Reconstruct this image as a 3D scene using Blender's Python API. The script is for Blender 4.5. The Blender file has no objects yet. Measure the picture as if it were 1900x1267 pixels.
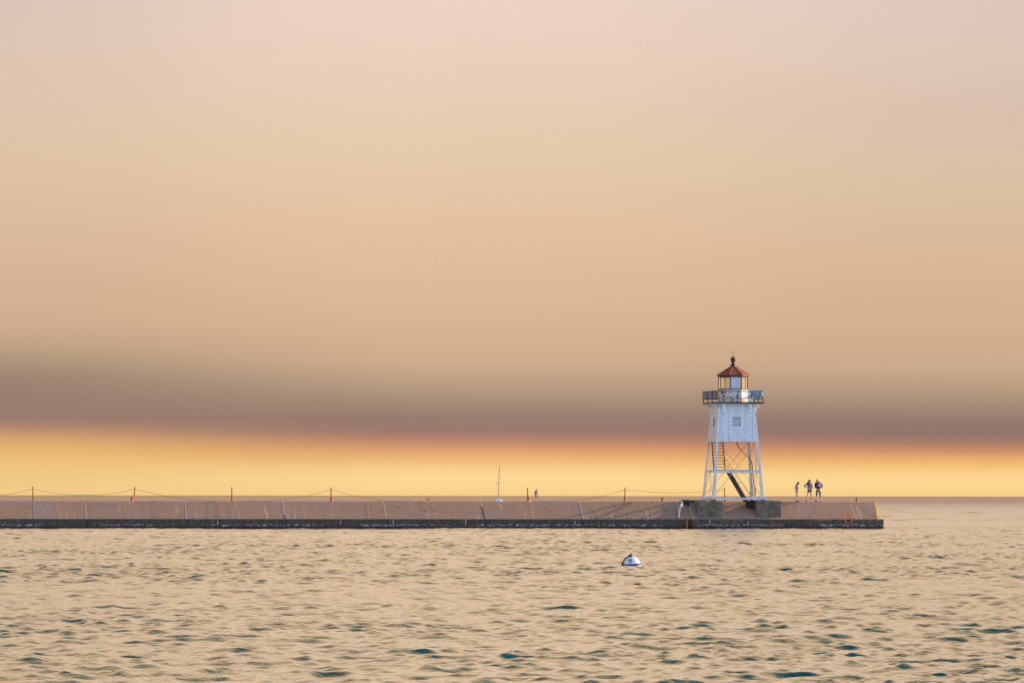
import bpy, bmesh, math, random
import numpy as np
from mathutils import Vector, Matrix
random.seed(7)
R = math.radians
sc = bpy.context.scene
COL = sc.collection

# ------------------------------------------------------------------ camera
F, CX, HY, ROLL, EYE = 7500.0, 950.0, 919.4, 0.0013, 2.4     # focal length in photo pixels, horizon row, roll, eye height
cd = bpy.data.cameras.new('camera')
cam = bpy.data.objects.new('camera', cd); COL.objects.link(cam)
cam.location = (0, 0, EYE)
cam.rotation_euler = (R(90), 0.0, 0)
cam.rotation_euler = (Matrix.Rotation(-ROLL, 3, 'Y') @ Matrix.Rotation(R(90), 3, 'X')).to_euler()
cd.sensor_width = 36.0
cd.lens = 36.0 * F / 1900.0
cd.shift_y = (HY - 633.5) / 1900.0
cd.clip_start = 1.0
cd.clip_end = 90000.0
sc.camera = cam
sc.render.resolution_x, sc.render.resolution_y = 1024, 682
sc.view_settings.view_transform = 'Standard'
sc.view_settings.look = 'None'
sc.view_settings.exposure = 0.5
sc.view_settings.gamma = 1.0

# ------------------------------------------------------------------ sun and sky
THETA = R(8.5)                       # the breakwater runs away to the right by this angle
SUN_AZ, SUN_EL = THETA + R(20), R(20)
sun_vec = Vector((math.cos(SUN_AZ) * math.cos(SUN_EL), math.sin(SUN_AZ) * math.cos(SUN_EL), math.sin(SUN_EL)))
ld = bpy.data.lights.new('sun', 'SUN')
ld.energy = 5.0
ld.angle = R(0.6)
ld.color = (1.0, 0.60, 0.34)
sun = bpy.data.objects.new('sun', ld); COL.objects.link(sun)
sun.rotation_euler = (-sun_vec).to_track_quat('-Z', 'Y').to_euler()


def lin(c):
    return tuple(((x / 255) / 12.92 if x <= 10 else (((x / 255) + 0.055) / 1.055) ** 2.4) for x in c)


world = bpy.data.worlds.new('World'); sc.world = world
world.use_nodes = True
nt = world.node_tree; nt.nodes.clear()
N, LK = nt.nodes, nt.links


def wmath(op, a, b=None, c=None, clamp=False):
    n = N.new('ShaderNodeMath'); n.operation = op; n.use_clamp = clamp
    for i, s in enumerate((a, b, c)):
        if s is None: continue
        if isinstance(s, (int, float)): n.inputs[i].default_value = s
        else: LK.new(s, n.inputs[i])
    return n.outputs[0]


def wsmooth(v, lo, hi):
    n = N.new('ShaderNodeMapRange'); n.interpolation_type = 'SMOOTHSTEP'
    LK.new(v, n.inputs[0]); n.inputs[1].default_value = lo; n.inputs[2].default_value = hi
    return n.outputs[0]


def wmix(f, a, b):
    n = N.new('ShaderNodeMix'); n.data_type = 'RGBA'
    LK.new(f, n.inputs[0])
    for s, k in ((a, 6), (b, 7)):
        if isinstance(s, tuple): n.inputs[k].default_value = (*s, 1)
        else: LK.new(s, n.inputs[k])
    return n.outputs[2]


tc = N.new('ShaderNodeTexCoord')
sep = N.new('ShaderNodeSeparateXYZ'); LK.new(tc.outputs['Generated'], sep.inputs[0])
dx, dy, dz = sep.outputs
horiz = wmath('SQRT', wmath('ADD', wmath('MULTIPLY', dx, dx), wmath('MULTIPLY', dy, dy)))
elev = wmath('DIVIDE', dz, wmath('MAXIMUM', horiz, 0.001))
az = wmath('DIVIDE', dx, wmath('MAXIMUM', horiz, 0.001))
# a faint streakiness of the smoke: long, low noise in azimuth and elevation
cmb = N.new('ShaderNodeCombineXYZ')
LK.new(wmath('MULTIPLY', az, 5.0), cmb.inputs[0]); LK.new(wmath('MULTIPLY', elev, 60.0), cmb.inputs[1])
nz = N.new('ShaderNodeTexNoise'); nz.inputs['Scale'].default_value = 1.0; nz.inputs['Detail'].default_value = 3.0
LK.new(cmb.outputs[0], nz.inputs['Vector'])
wob = wmath('MULTIPLY', wmath('SUBTRACT', nz.outputs[0], 0.5), 0.018)
cmb2 = N.new('ShaderNodeCombineXYZ')
LK.new(wmath('MULTIPLY', az, 9.0), cmb2.inputs[0]); LK.new(wmath('MULTIPLY', elev, 9.0), cmb2.inputs[1]); cmb2.inputs[2].default_value = 4.2
nz2 = N.new('ShaderNodeTexNoise'); nz2.inputs['Scale'].default_value = 1.0; nz2.inputs['Detail'].default_value = 2.0
LK.new(cmb2.outputs[0], nz2.inputs['Vector'])
# ramp coordinate: 0 at the horizon, 1 at seven degrees
rc = wmath('ADD', wmath('MULTIPLY', elev, F / 919.4), wob)

PROFILE = {
 'left':  [(917,(240,202,134)),(900,(239,201,133)),(860,(237,194,123)),(835,(231,181,112)),(815,(214,164,111)),(797,(184,139,109)),(778,(154,124,110)),(740,(150,125,110)),(705,(156,132,114)),(675,(172,146,122)),(645,(191,161,131)),(600,(206,173,142)),(500,(213,181,150)),(400,(219,188,156)),(300,(224,195,166)),(200,(224,197,174)),(100,(222,198,180)),(0,(220,197,183))],
 'mid':   [(917,(247,208,140)),(900,(252,215,149)),(885,(252,215,151)),(870,(248,206,138)),(857,(240,189,122)),(842,(229,169,112)),(826,(205,146,110)),(812,(176,129,109)),(797,(156,122,110)),(775,(154,125,112)),(745,(167,141,120)),(710,(188,158,132)),(670,(207,173,141)),(600,(217,182,149)),(500,(224,189,156)),(400,(227,195,162)),(300,(229,201,171)),(200,(231,204,179)),(100,(234,208,189)),(0,(236,211,196))],
 'right': [(917,(250,209,136)),(900,(254,215,145)),(882,(253,211,143)),(868,(247,197,123)),(854,(237,177,110)),(838,(208,147,106)),(822,(171,126,106)),(805,(147,117,107)),(785,(145,120,110)),(762,(159,134,116)),(725,(183,154,128)),(685,(201,170,139)),(600,(213,178,144)),(500,(216,183,149)),(400,(218,189,159)),(300,(218,193,167)),(200,(218,193,175)),(100,(222,199,183)),(0,(222,200,188))],
}


def profile_ramp(key):
    n = N.new('ShaderNodeValToRGB'); n.color_ramp.interpolation = 'B_SPLINE' if False else 'LINEAR'
    el = n.color_ramp.elements
    pts = PROFILE[key]
    n.color_ramp.interpolation = 'EASE'
    n.color_ramp.interpolation = 'LINEAR'
    for i, (y, c) in enumerate(pts):
        p = max(0.0, (919.4 - y) / 919.4)
        e = el[i] if i < 2 else el.new(min(p, 1.0))
        e.position = min(p, 1.0); e.color = (*lin(c), 1)
    LK.new(rc, n.inputs[0])
    return n.outputs[0]


front = wmix(wsmooth(az, -0.137, -0.015), profile_ramp('left'), profile_ramp('mid'))
front = wmix(wsmooth(az, 0.0, 0.125), front, profile_ramp('right'))
vmod = wmath('ADD', wmath('MULTIPLY', nz2.outputs[0], 0.10), 0.95)
sca = N.new('ShaderNodeVectorMath'); sca.operation = 'SCALE'; LK.new(front, sca.inputs[0]); LK.new(vmod, sca.inputs['Scale'])
# above the frame the smoke thins through pinkish tan
high = wmix(wsmooth(elev, 0.125, 0.34), sca.outputs[0], lin((230, 194, 152)))
high = wmix(wsmooth(elev, 0.40, 1.05), high, lin((90, 108, 110)))
sky = N.new('ShaderNodeTexSky'); sky.sky_type = 'NISHITA'; sky.sun_disc = False
sky.sun_elevation = SUN_EL; sky.sun_rotation = R(90) - SUN_AZ
sky.air_density = 1.8; sky.dust_density = 1.0; sky.ozone_density = 2.0
skm = N.new('ShaderNodeVectorMath'); skm.operation = 'SCALE'; LK.new(sky.outputs[0], skm.inputs[0]); skm.inputs['Scale'].default_value = 2.9
skt = N.new('ShaderNodeVectorMath'); skt.operation = 'MULTIPLY'; LK.new(skm.outputs[0], skt.inputs[0]); skt.inputs[1].default_value = (0.94, 1.02, 1.60)
t10 = N.new('ShaderNodeVectorMath'); t10.operation = 'SCALE'; LK.new(high, t10.inputs[0]); t10.inputs['Scale'].default_value = 10.0
side = wmath('SUBTRACT', wmath('MULTIPLY', dy, 0.76), wmath('MULTIPLY', dx, 0.65))
smoke = wmath('MAXIMUM', wsmooth(side, -0.30, 0.30), wsmooth(dz, 0.62, 0.9))
allsky = wmix(smoke, skt.outputs[0], t10.outputs[0])
bg = N.new('ShaderNodeBackground'); bg.inputs[1].default_value = 0.1 / 2 ** 0.5
LK.new(allsky, bg.inputs[0])
wo = N.new('ShaderNodeOutputWorld'); LK.new(bg.outputs[0], wo.inputs[0])

# ------------------------------------------------------------------ frames
OY = 300.0
OX = (1360 - CX) / F * OY
CT, ST = math.cos(THETA), math.sin(THETA)


def u_at(px, v):                    # where along the breakwater the photo column px falls, v metres behind its centre line
    k = (px - CX) / F
    return (k * (OY + v * CT) - OX + v * ST) / (CT - k * ST)


def z_at(px, py, v):
    u = u_at(px, v); Y = OY + u * ST + v * CT
    return EYE - (py - HY - (px - CX) * ROLL) / F * Y


def P(px, py, v):
    return Vector((u_at(px, v), v, z_at(px, py, v)))


# ------------------------------------------------------------------ materials
def new_mat(name):
    m = bpy.data.materials.new(name); m.use_nodes = True
    t = m.node_tree; t.nodes.clear()
    out = t.nodes.new('ShaderNodeOutputMaterial')
    return m, t, out


class NT:
    def __init__(s, t): s.t = t
    def n(s, typ, **kw):
        x = s.t.nodes.new(typ)
        for k, v in kw.items(): setattr(x, k, v)
        return x
    def link(s, a, b): s.t.links.new(a, b)
    def math(s, op, a, b=None, clamp=False):
        x = s.n('ShaderNodeMath', operation=op, use_clamp=clamp)
        for i, q in enumerate((a, b)):
            if q is None: continue
            if isinstance(q, (int, float)): x.inputs[i].default_value = q
            else: s.link(q, x.inputs[i])
        return x.outputs[0]
    def coord(s, scale=(1, 1, 1), loc=(0, 0, 0), rot=(0, 0, 0)):
        c = s.n('ShaderNodeTexCoord'); m = s.n('ShaderNodeMapping')
        m.inputs['Scale'].default_value = scale; m.inputs['Location'].default_value = loc; m.inputs['Rotation'].default_value = rot
        s.link(c.outputs['Object'], m.inputs[0]); return m.outputs[0]
    def noise(s, vec, scale, detail=4, rough=0.6):
        x = s.n('ShaderNodeTexNoise'); s.link(vec, x.inputs['Vector'])
        x.inputs['Scale'].default_value = scale; x.inputs['Detail'].default_value = detail; x.inputs['Roughness'].default_value = rough
        return x.outputs[0]
    def ss(s, v, lo, hi, a=0.0, b=1.0):
        x = s.n('ShaderNodeMapRange', interpolation_type='SMOOTHSTEP')
        s.link(v, x.inputs[0]); x.inputs[1].default_value = lo; x.inputs[2].default_value = hi
        x.inputs[3].default_value = a; x.inputs[4].default_value = b
        return x.outputs[0]
    def mix(s, f, a, b, blend='MIX'):
        x = s.n('ShaderNodeMix', data_type='RGBA', blend_type=blend)
        if isinstance(f, (int, float)): x.inputs[0].default_value = f
        else: s.link(f, x.inputs[0])
        for q, k in ((a, 6), (b, 7)):
            if isinstance(q, tuple): x.inputs[k].default_value = (*q, 1)
            else: s.link(q, x.inputs[k])
        return x.outputs[2]
    def finish(s, out, col, rough=0.8, bump=None, bdist=0.02, bstr=0.6, metal=0.0):
        b = s.n('ShaderNodeBsdfPrincipled')
        if isinstance(col, tuple): b.inputs['Base Color'].default_value = (*col, 1)
        else: s.link(col, b.inputs['Base Color'])
        if isinstance(rough, (int, float)): b.inputs['Roughness'].default_value = rough
        else: s.link(rough, b.inputs['Roughness'])
        b.inputs['Metallic'].default_value = metal
        if bump is not None:
            q = s.n('ShaderNodeBump'); q.inputs['Strength'].default_value = bstr; q.inputs['Distance'].default_value = bdist
            s.link(bump, q.inputs['Height']); s.link(q.outputs[0], b.inputs['Normal'])
        s.link(b.outputs[0], out.inputs[0])


def simple_mat(name, c, rough=0.7, var=0.25, scale=6.0, c2=None, metal=0.0, bdist=0.004):
    m, t, out = new_mat(name); g = NT(t)
    n1 = g.noise(g.coord(), scale, 5)
    a = tuple(x * (1 - var) for x in c); b = c2 or tuple(min(1, x * (1 + var)) for x in c)
    col = g.mix(g.ss(n1, 0.32, 0.68), a, b)
    g.finish(out, col, rough, n1, bdist, 0.5, metal)
    return m


def painted_mat(name, paint, stain, amount=0.5, rust=(0.30, 0.10, 0.03), line=True):
    m, t, out = new_mat(name); g = NT(t)
    v = g.coord(); vs = g.coord((5, 5, 0.6))
    streak = g.noise(vs, 2.2, 5, 0.65)
    blot = g.noise(v, 1.8, 5, 0.6)
    col = g.mix(g.ss(streak, 0.42, 0.72, 0, amount), paint, stain)
    col = g.mix(g.ss(blot, 0.35, 0.7, 0, 0.35), col, tuple(x * 0.8 for x in paint))
    spots = g.noise(v, 7.5, 6, 0.7)
    col = g.mix(g.ss(spots, 0.70, 0.75, 0, 0.8), col, rust)
    g.finish(out, col, 0.55, spots, 0.003, 0.5)
    return m


M = {}
M['paint'] = painted_mat('white_paint', (0.78, 0.78, 0.79), (0.50, 0.50, 0.49), 0.85)
M['paint_leg'] = painted_mat('white_steel', (0.72, 0.72, 0.74), (0.50, 0.45, 0.42), 0.7)
M['trim'] = simple_mat('white_trim', (0.82, 0.82, 0.80), 0.5, 0.08, 5)
M['board'] = simple_mat('window_board', (0.42, 0.46, 0.46), 0.6, 0.15, 3)
M['black'] = simple_mat('black_steel', (0.018, 0.017, 0.018), 0.5, 0.5, 8)
M['dark_frame'] = simple_mat('dark_glazing_bar', (0.03, 0.024, 0.02), 0.5, 0.4, 9)
M['stair'] = simple_mat('dark_stair_steel', (0.022, 0.026, 0.028), 0.55, 0.5, 8)
M['rail_rust'] = simple_mat('rusty_handrail', (0.10, 0.05, 0.03), 0.7, 0.4, 9)
M['rod'] = simple_mat('pale_rod', (0.36, 0.31, 0.27), 0.6, 0.3, 4)
M['pipe'] = simple_mat('brown_pipe', (0.045, 0.025, 0.02), 0.6, 0.4, 6)
M['door'] = painted_mat('lantern_door_paint', (0.62, 0.64, 0.68), (0.42, 0.45, 0.52), 0.8)
M['post'] = simple_mat('orange_rusty_post', (0.36, 0.11, 0.035), 0.75, 0.45, 6, (0.54, 0.20, 0.07))
M['bollard'] = simple_mat('orange_bollard_paint', (0.60, 0.18, 0.05), 0.7, 0.35, 5, (0.78, 0.33, 0.12))
M['ladder'] = simple_mat('orange_ladder_paint', (0.66, 0.22, 0.05), 0.6, 0.25, 5)
M['chain'] = simple_mat('chain', (0.14, 0.08, 0.05), 0.6, 0.3, 9)
M['sign_board'] = simple_mat('white_sign_board', (0.60, 0.72, 0.74), 0.5, 0.06, 3)
M['sign_back'] = simple_mat('weathered_sign_back', (0.36, 0.27, 0.22), 0.7, 0.35, 4)
M['sign_ink'] = simple_mat('blue_sign_ink', (0.008, 0.015, 0.035), 0.6, 0.2, 9)
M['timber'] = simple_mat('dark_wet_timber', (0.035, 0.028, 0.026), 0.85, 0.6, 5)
M['white_gel'] = simple_mat('white_gelcoat', (0.75, 0.75, 0.76), 0.3, 0.05, 2)
M['alu'] = simple_mat('aluminium_spar', (0.22, 0.17, 0.14), 0.5, 0.2, 2)


def m_roof():
    m, t, out = new_mat('rusty_red_roof'); g = NT(t)
    v = g.coord(); a = g.noise(v, 3.2, 6, 0.7); b = g.noise(g.coord((1, 1, 1), (5, 3, 1)), 8.0, 5, 0.7)
    col = g.mix(g.ss(a, 0.35, 0.65), (0.165, 0.038, 0.020), (0.37, 0.10, 0.042))
    col = g.mix(g.ss(b, 0.60, 0.70, 0, 0.8), col, (0.42, 0.24, 0.14))
    col = g.mix(g.ss(b, 0.30, 0.38, 0.8, 0), col, (0.06, 0.03, 0.025))
    g.finish(out, col, 0.42, b, 0.006, 0.5); return m


def m_drum():
    m, t, out = new_mat('peeling_white_paint'); g = NT(t)
    v = g.coord(); a = g.noise(v, 1.7, 6, 0.72); b = g.noise(g.coord((1, 1, 1), (7, 2, 3)), 2.4, 6, 0.75)
    c = g.noise(g.coord((1, 1, 1), (1, 9, 3)), 6.5, 5, 0.7)
    col = g.mix(g.ss(c, 0.35, 0.7), (0.78, 0.77, 0.74), (0.58, 0.58, 0.56))
    col = g.mix(g.ss(b, 0.535, 0.575, 0, 1), col, (0.55, 0.20, 0.045))
    col = g.mix(g.ss(c, 0.575, 0.60, 0, 0.9), col, (0.28, 0.08, 0.025))
    col = g.mix(g.ss(a, 0.555, 0.575, 0, 1), col, (0.03, 0.025, 0.022))
    g.finish(out, col, 0.6, c, 0.01, 0.6); return m


def m_glass():
    m, t, out = new_mat('yellowed_glass'); g = NT(t)
    n1 = g.noise(g.coord((1, 1, 0.4)), 3.0, 4)
    tr = g.n('ShaderNodeBsdfTransparent'); g.link(g.mix(n1, (0.985, 0.985, 0.94), (0.992, 0.992, 0.965)), tr.inputs[0])
    gl = g.n('ShaderNodeBsdfGlossy'); gl.inputs['Roughness'].default_value = 0.02
    mx = g.n('ShaderNodeMixShader'); mx.inputs[0].default_value = 0.03; g.link(tr.outputs[0], mx.inputs[1]); g.link(gl.outputs[0], mx.inputs[2])
    g.link(mx.outputs[0], out.inputs[0]); return m


def m_slope():
    """Pinkish weathered concrete of the sloping wall: pour lines, old patches, run stains."""
    m, t, out = new_mat('weathered_pink_concrete'); g = NT(t)
    fine = g.noise(g.coord(), 9.0, 6, 0.75)
    big = g.noise(g.coord((0.35, 0.9, 1.2)), 1.0, 5, 0.6)
    col = g.mix(g.ss(fine, 0.3, 0.7), (0.30, 0.172, 0.090), (0.43, 0.262, 0.142))
    col = g.mix(g.ss(big, 0.4, 0.7, 0, 0.55), col, (0.30, 0.22, 0.19))
    # run stains leaning down the slope
    run = g.noise(g.coord((1.7, 0.12, 0.14), (3, 0, 0), (0, 0, R(-9))), 1.6, 4, 0.6)
    col = g.mix(g.ss(run, 0.58, 0.68, 0, 0.5), col, (0.66, 0.44, 0.31))
    run2 = g.noise(g.coord((1.9, 0.10, 0.12), (11, 0, 0), (0, 0, R(8))), 1.6, 4, 0.6)
    col = g.mix(g.ss(run2, 0.58, 0.68, 0, 0.45), col, (0.17, 0.13, 0.11))
    # form-board courses and vertical form joints
    w = g.n('ShaderNodeTexWave', wave_type='BANDS', bands_direction='Z'); g.link(g.coord((0, 0, 1)), w.inputs[0])
    w.inputs['Scale'].default_value = 1.7; w.inputs['Distortion'].default_value = 0.6
    col = g.mix(g.ss(w.outputs[1], 0.86, 1.0, 0, 0.22), col, (0.20, 0.15, 0.13))
    vo = g.n('ShaderNodeTexVoronoi', feature='DISTANCE_TO_EDGE'); vo.inputs['Scale'].default_value = 0.42
    wv = g.n('ShaderNodeVectorMath', operation='ADD'); g.link(g.coord((0.6, 1, 1)), wv.inputs[0])
    wn = g.n('ShaderNodeTexNoise'); wn.inputs['Scale'].default_value = 1.6; wn.inputs['Detail'].default_value = 5; g.link(g.coord(), wn.inputs['Vector'])
    g.link(wn.outputs[1], wv.inputs[1]); g.link(wv.outputs[0], vo.inputs['Vector'])
    crm = g.noise(g.coord((0.3, 1, 1), (5, 0, 0)), 0.8, 2)
    col = g.mix(g.math('MULTIPLY', g.ss(vo.outputs[0], 0.004, 0.014, 0.7, 0), g.ss(crm, 0.48, 0.56)), col, (0.12, 0.08, 0.06))
    pit = g.noise(g.coord(), 22.0, 3, 0.6)
    col = g.mix(g.ss(pit, 0.64, 0.72, 0, 0.5), col, (0.13, 0.10, 0.09))
    g.finish(out, col, 0.95, fine, 0.025, 0.7); return m


def m_base(head=False):
    """Dark waterside wall: wet black-brown foot, a broken white salt line, run marks."""
    m, t, out = new_mat('waterline_concrete_head' if head else 'waterline_concrete'); g = NT(t)
    co = g.n('ShaderNodeTexCoord'); sp = g.n('ShaderNodeSeparateXYZ'); g.link(co.outputs['Object'], sp.inputs[0]); z = sp.outputs[2]
    fine = g.noise(g.coord((1, 1, 2)), 4.0, 6, 0.7)
    vert = g.noise(g.coord((6, 1, 0.35)), 1.5, 5, 0.65)
    col = g.mix(g.ss(fine, 0.3, 0.7), (0.042, 0.028, 0.020), (0.108, 0.078, 0.056))
    col = g.mix(g.ss(vert, 0.45, 0.72, 0, 0.6), col, (0.15, 0.125, 0.095))
    if head:
        lich = g.noise(g.coord((1, 1, 1.5), (4, 0, 0)), 1.1, 5, 0.65)
        col = g.mix(g.math('MULTIPLY', g.ss(lich, 0.48, 0.62), g.ss(z, 0.25, 0.6)), col, (0.16, 0.115, 0.04))
    n2 = g.noise(g.coord((1.6, 1, 5)), 2.2, 6, 0.75)
    zn = g.math('ADD', z, g.math('MULTIPLY', g.math('SUBTRACT', fine, 0.5), 0.30))
    wet = g.ss(zn, 0.14, 0.24, 1, 0)
    band = g.math('MULTIPLY', g.ss(zn, 0.17, 0.22), g.ss(zn, 0.27, 0.36, 1, 0))
    patch = g.noise(g.coord((0.16, 1, 0.3)), 1.0, 2)
    band = g.math('MULTIPLY', band, g.math('MULTIPLY', g.ss(n2, 0.50, 0.58), g.ss(patch, 0.36, 0.56)))
    col = g.mix(wet, col, (0.026, 0.010, 0.008))
    col = g.mix(band, col, (0.60, 0.55, 0.47))
    g.finish(out, col, g.ss(wet, 0, 1, 0.9, 0.65), fine, 0.04, 0.8); return m


def m_footing():
    m, t, out = new_mat('lichened_footing_concrete'); g = NT(t)
    a = g.noise(g.coord((1, 1, 1)), 2.2, 6, 0.72); b = g.noise(g.coord((1, 1, 4), (3, 1, 2)), 1.5, 6, 0.7); c = g.noise(g.coord((1, 1, 1), (9, 1, 2)), 1.2, 5, 0.65)
    col = g.mix(g.ss(a, 0.35, 0.65), (0.095, 0.076, 0.050), (0.22, 0.18, 0.125))
    col = g.mix(g.ss(b, 0.52, 0.66, 0, 0.7), col, (0.30, 0.30, 0.32))
    col = g.mix(g.ss(c, 0.52, 0.62, 0, 0.7), col, (0.17, 0.12, 0.045))
    col = g.mix(g.ss(a, 0.30, 0.38, 0.8, 0), col, (0.04, 0.038, 0.036))
    g.finish(out, col, 0.95, a, 0.03, 0.7); return m


def m_log():
    m, t, out = new_mat('pale_peeled_log'); g = NT(t)
    a = g.noise(g.coord((1, 1, 1)), 3.0, 6, 0.72)
    col = g.mix(g.ss(a, 0.35, 0.65), (0.55, 0.42, 0.34), (0.80, 0.66, 0.52))
    col = g.mix(g.ss(a, 0.62, 0.68, 0, 0.8), col, (0.18, 0.12, 0.09))
    g.finish(out, col, 0.85, a, 0.05, 0.8); return m


def m_water():
    m, t, out = new_mat('lake_water'); g = NT(t)
    co = g.n('ShaderNodeTexCoord')
    def mp(s, l):
        q = g.n('ShaderNodeMapping'); q.inputs['Scale'].default_value = s; q.inputs['Location'].default_value = l
        g.link(co.outputs['Object'], q.inputs[0]); return q.outputs[0]
    n1 = g.noise(mp((1, 1.0, 1), (0, 0, 0)), 4.0, 5, 0.65)
    n2 = g.noise(mp((1, 1.0, 1), (40, 3, 0)), 0.7, 4, 0.6)
    h = g.math('ADD', g.math('MULTIPLY', n1, 0.06), g.math('MULTIPLY', n2, 0.08))
    bp = g.n('ShaderNodeBump'); bp.inputs['Strength'].default_value = 1.0; bp.inputs['Distance'].default_value = 0.55
    g.link(h, bp.inputs['Height'])
    dif = g.n('ShaderNodeBsdfDiffuse'); dif.inputs[0].default_value = (0.010, 0.085, 0.095, 1); g.link(bp.outputs[0], dif.inputs['Normal'])
    gl = g.n('ShaderNodeBsdfGlossy'); gl.inputs[0].default_value = (1, 0.985, 0.93, 1); gl.inputs['Roughness'].default_value = 0.06; g.link(bp.outputs[0], gl.inputs['Normal'])
    fr = g.n('ShaderNodeFresnel'); fr.inputs[0].default_value = 1.33; g.link(bp.outputs[0], fr.inputs['Normal'])
    sp = g.n('ShaderNodeSeparateXYZ'); g.link(co.outputs['Object'], sp.inputs[0])
    far_dim = g.ss(sp.outputs[1], 250, 1500)                 # dimmer far reflection put into the colour: mauve body, less gloss with distance
    g.link(g.mix(far_dim, (0.010, 0.082, 0.080), (0.17, 0.13, 0.14)), dif.inputs[0])
    fac = g.math('MULTIPLY', g.ss(fr.outputs[0], 0.045, 0.39, 0.03, 0.98), g.math('SUBTRACT', 1.0, g.math('MULTIPLY', far_dim, 0.42)))
    mx = g.n('ShaderNodeMixShader'); g.link(fac, mx.inputs[0]); g.link(dif.outputs[0], mx.inputs[1]); g.link(gl.outputs[0], mx.inputs[2])
    g.link(mx.outputs[0], out.inputs[0]); return m


M['roof'] = m_roof(); M['drum'] = m_drum(); M['maroon_iron'] = simple_mat('dark_maroon_iron', (0.075, 0.022, 0.018), 0.6, 0.4, 8); M['glass'] = m_glass(); M['slope'] = m_slope()
M['base'] = m_base(); M['base_head'] = m_base(True); M['footing'] = m_footing(); M['log'] = m_log(); M['water'] = m_water()
M['joint_white'] = simple_mat('white_joint_filler', (0.56, 0.50, 0.50), 0.8, 0.2, 5)
M['joint_dark'] = simple_mat('dark_open_joint', (0.03, 0.025, 0.025), 0.9, 0.4, 5)
M['yellow_corner'] = simple_mat('yellow_corner_concrete', (0.40, 0.25, 0.06), 0.95, 0.4, 4)  # yellow concrete tone for the cut corner of the sloping end
M['patch'] = simple_mat('grey_repair_concrete', (0.33, 0.23, 0.165), 0.95, 0.2, 8)


# ------------------------------------------------------------------ mesh helpers
class MB:
    def __init__(s): s.v = []; s.f = []; s.sm = []
    def add(s, vs, fs, smooth=False):
        o = len(s.v); s.v += [tuple(x) for x in vs]; s.f += [tuple(i + o for i in f) for f in fs]; s.sm += [smooth] * len(fs)
    def box(s, a, b):
        x0, y0, z0 = a; x1, y1, z1 = b
        s.hexa([(x0, y0, z0), (x1, y0, z0), (x1, y1, z0), (x0, y1, z0), (x0, y0, z1), (x1, y0, z1), (x1, y1, z1), (x0, y1, z1)])
    def hexa(s, p):
        s.add(p, [(0, 3, 2, 1), (4, 5, 6, 7), (0, 1, 5, 4), (1, 2, 6, 5), (2, 3, 7, 6), (3, 0, 4, 7)])
    def bar(s, a, b, w, h=None, up=(0, 0, 1)):          # square-section bar between two points
        a, b = Vector(a), Vector(b); h = h or w
        d = (b - a).normalized(); x = d.cross(Vector(up))
        if x.length < 1e-4: x = d.cross(Vector((0, 1, 0)))
        x.normalize(); y = x.cross(d).normalized()
        q = []
        for c in (a, b):
            for i, j in ((-1, -1), (1, -1), (1, 1), (-1, 1)):
                q.append(c + x * (i * w / 2) + y * (j * h / 2))
        s.add(q, [(0, 3, 2, 1), (4, 5, 6, 7), (0, 1, 5, 4), (1, 2, 6, 5), (2, 3, 7, 6), (3, 0, 4, 7)])
    def tube(s, pts, r, n=8, cap=True):
        pts = [Vector(p) for p in pts]; rs = r if isinstance(r, (list, tuple)) else [r] * len(pts)
        rings = []; xp = None
        for i, p in enumerate(pts):
            d = (pts[min(i + 1, len(pts) - 1)] - pts[max(i - 1, 0)]).normalized()
            if xp is None:
                x = d.cross(Vector((0, 0, 1)))
                if x.length < 1e-3: x = d.cross(Vector((0, 1, 0)))
            else: x = xp - d * xp.dot(d)
            x.normalize(); xp = x; y = d.cross(x)
            rings.append([p + (x * math.cos(2 * math.pi * k / n) + y * math.sin(2 * math.pi * k / n)) * rs[i] for k in range(n)])
        vs = [q for rg in rings for q in rg]; fs = []
        for i in range(len(pts) - 1):
            for k in range(n):
                a = i * n + k; b = i * n + (k + 1) % n
                fs.append((a, a + n, b + n, b))
        s.add(vs, fs, True)
        if cap:
            s.add(rings[0], [tuple(range(n))]); s.add(rings[-1], [tuple(reversed(range(n)))])
    def lathe(s, prof, c=(0, 0, 0), n=24, smooth=True, rot0=0.0):
        vs = []; fs = []
        for r, z in prof:
            for k in range(n):
                a = rot0 + 2 * math.pi * k / n
                vs.append((c[0] + r * math.cos(a), c[1] + r * math.sin(a), c[2] + z))
        for i in range(len(prof) - 1):
            for k in range(n):
                a = i * n + k; b = i * n + (k + 1) % n
                fs.append((a, b, b + n, a + n))
        s.add(vs, fs, smooth)
        s.add(vs[:n], [tuple(reversed(range(n)))]); s.add(vs[-n:], [tuple(range(n))])
    def prism(s, poly, axis, a, b):                     # poly: 2-D outline in the plane across axis ('u': (v,z) points)
        n = len(poly); vs = []
        for t in (a, b):
            for p in poly:
                vs.append({'u': (t, p[0], p[1]), 'v': (p[0], t, p[1]), 'z': (p[0], p[1], t)}[axis])
        fs = [tuple(range(n)), tuple(reversed(range(n, 2 * n)))] + [(i, i + n, (i + 1) % n + n, (i + 1) % n) for i in range(n)]
        s.add(vs, fs)
    def build(s, name, mat, parent=None, bevel=0.0):
        me = bpy.data.meshes.new(name); me.from_pydata(s.v, [], s.f)
        me.polygons.foreach_set('use_smooth', s.sm)
        bm = bmesh.new(); bm.from_mesh(me); bmesh.ops.remove_doubles(bm, verts=bm.verts, dist=1e-5) if not any(s.sm) else None
        bmesh.ops.recalc_face_normals(bm, faces=bm.faces); bm.to_mesh(me); bm.free()
        me.materials.append(mat)
        o = bpy.data.objects.new(name, me); COL.objects.link(o)
        if parent is not None: o.parent = parent
        if bevel:
            b = o.modifiers.new('bevel', 'BEVEL'); b.width = bevel; b.segments = 2; b.limit_method = 'ANGLE'
        return o


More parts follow.
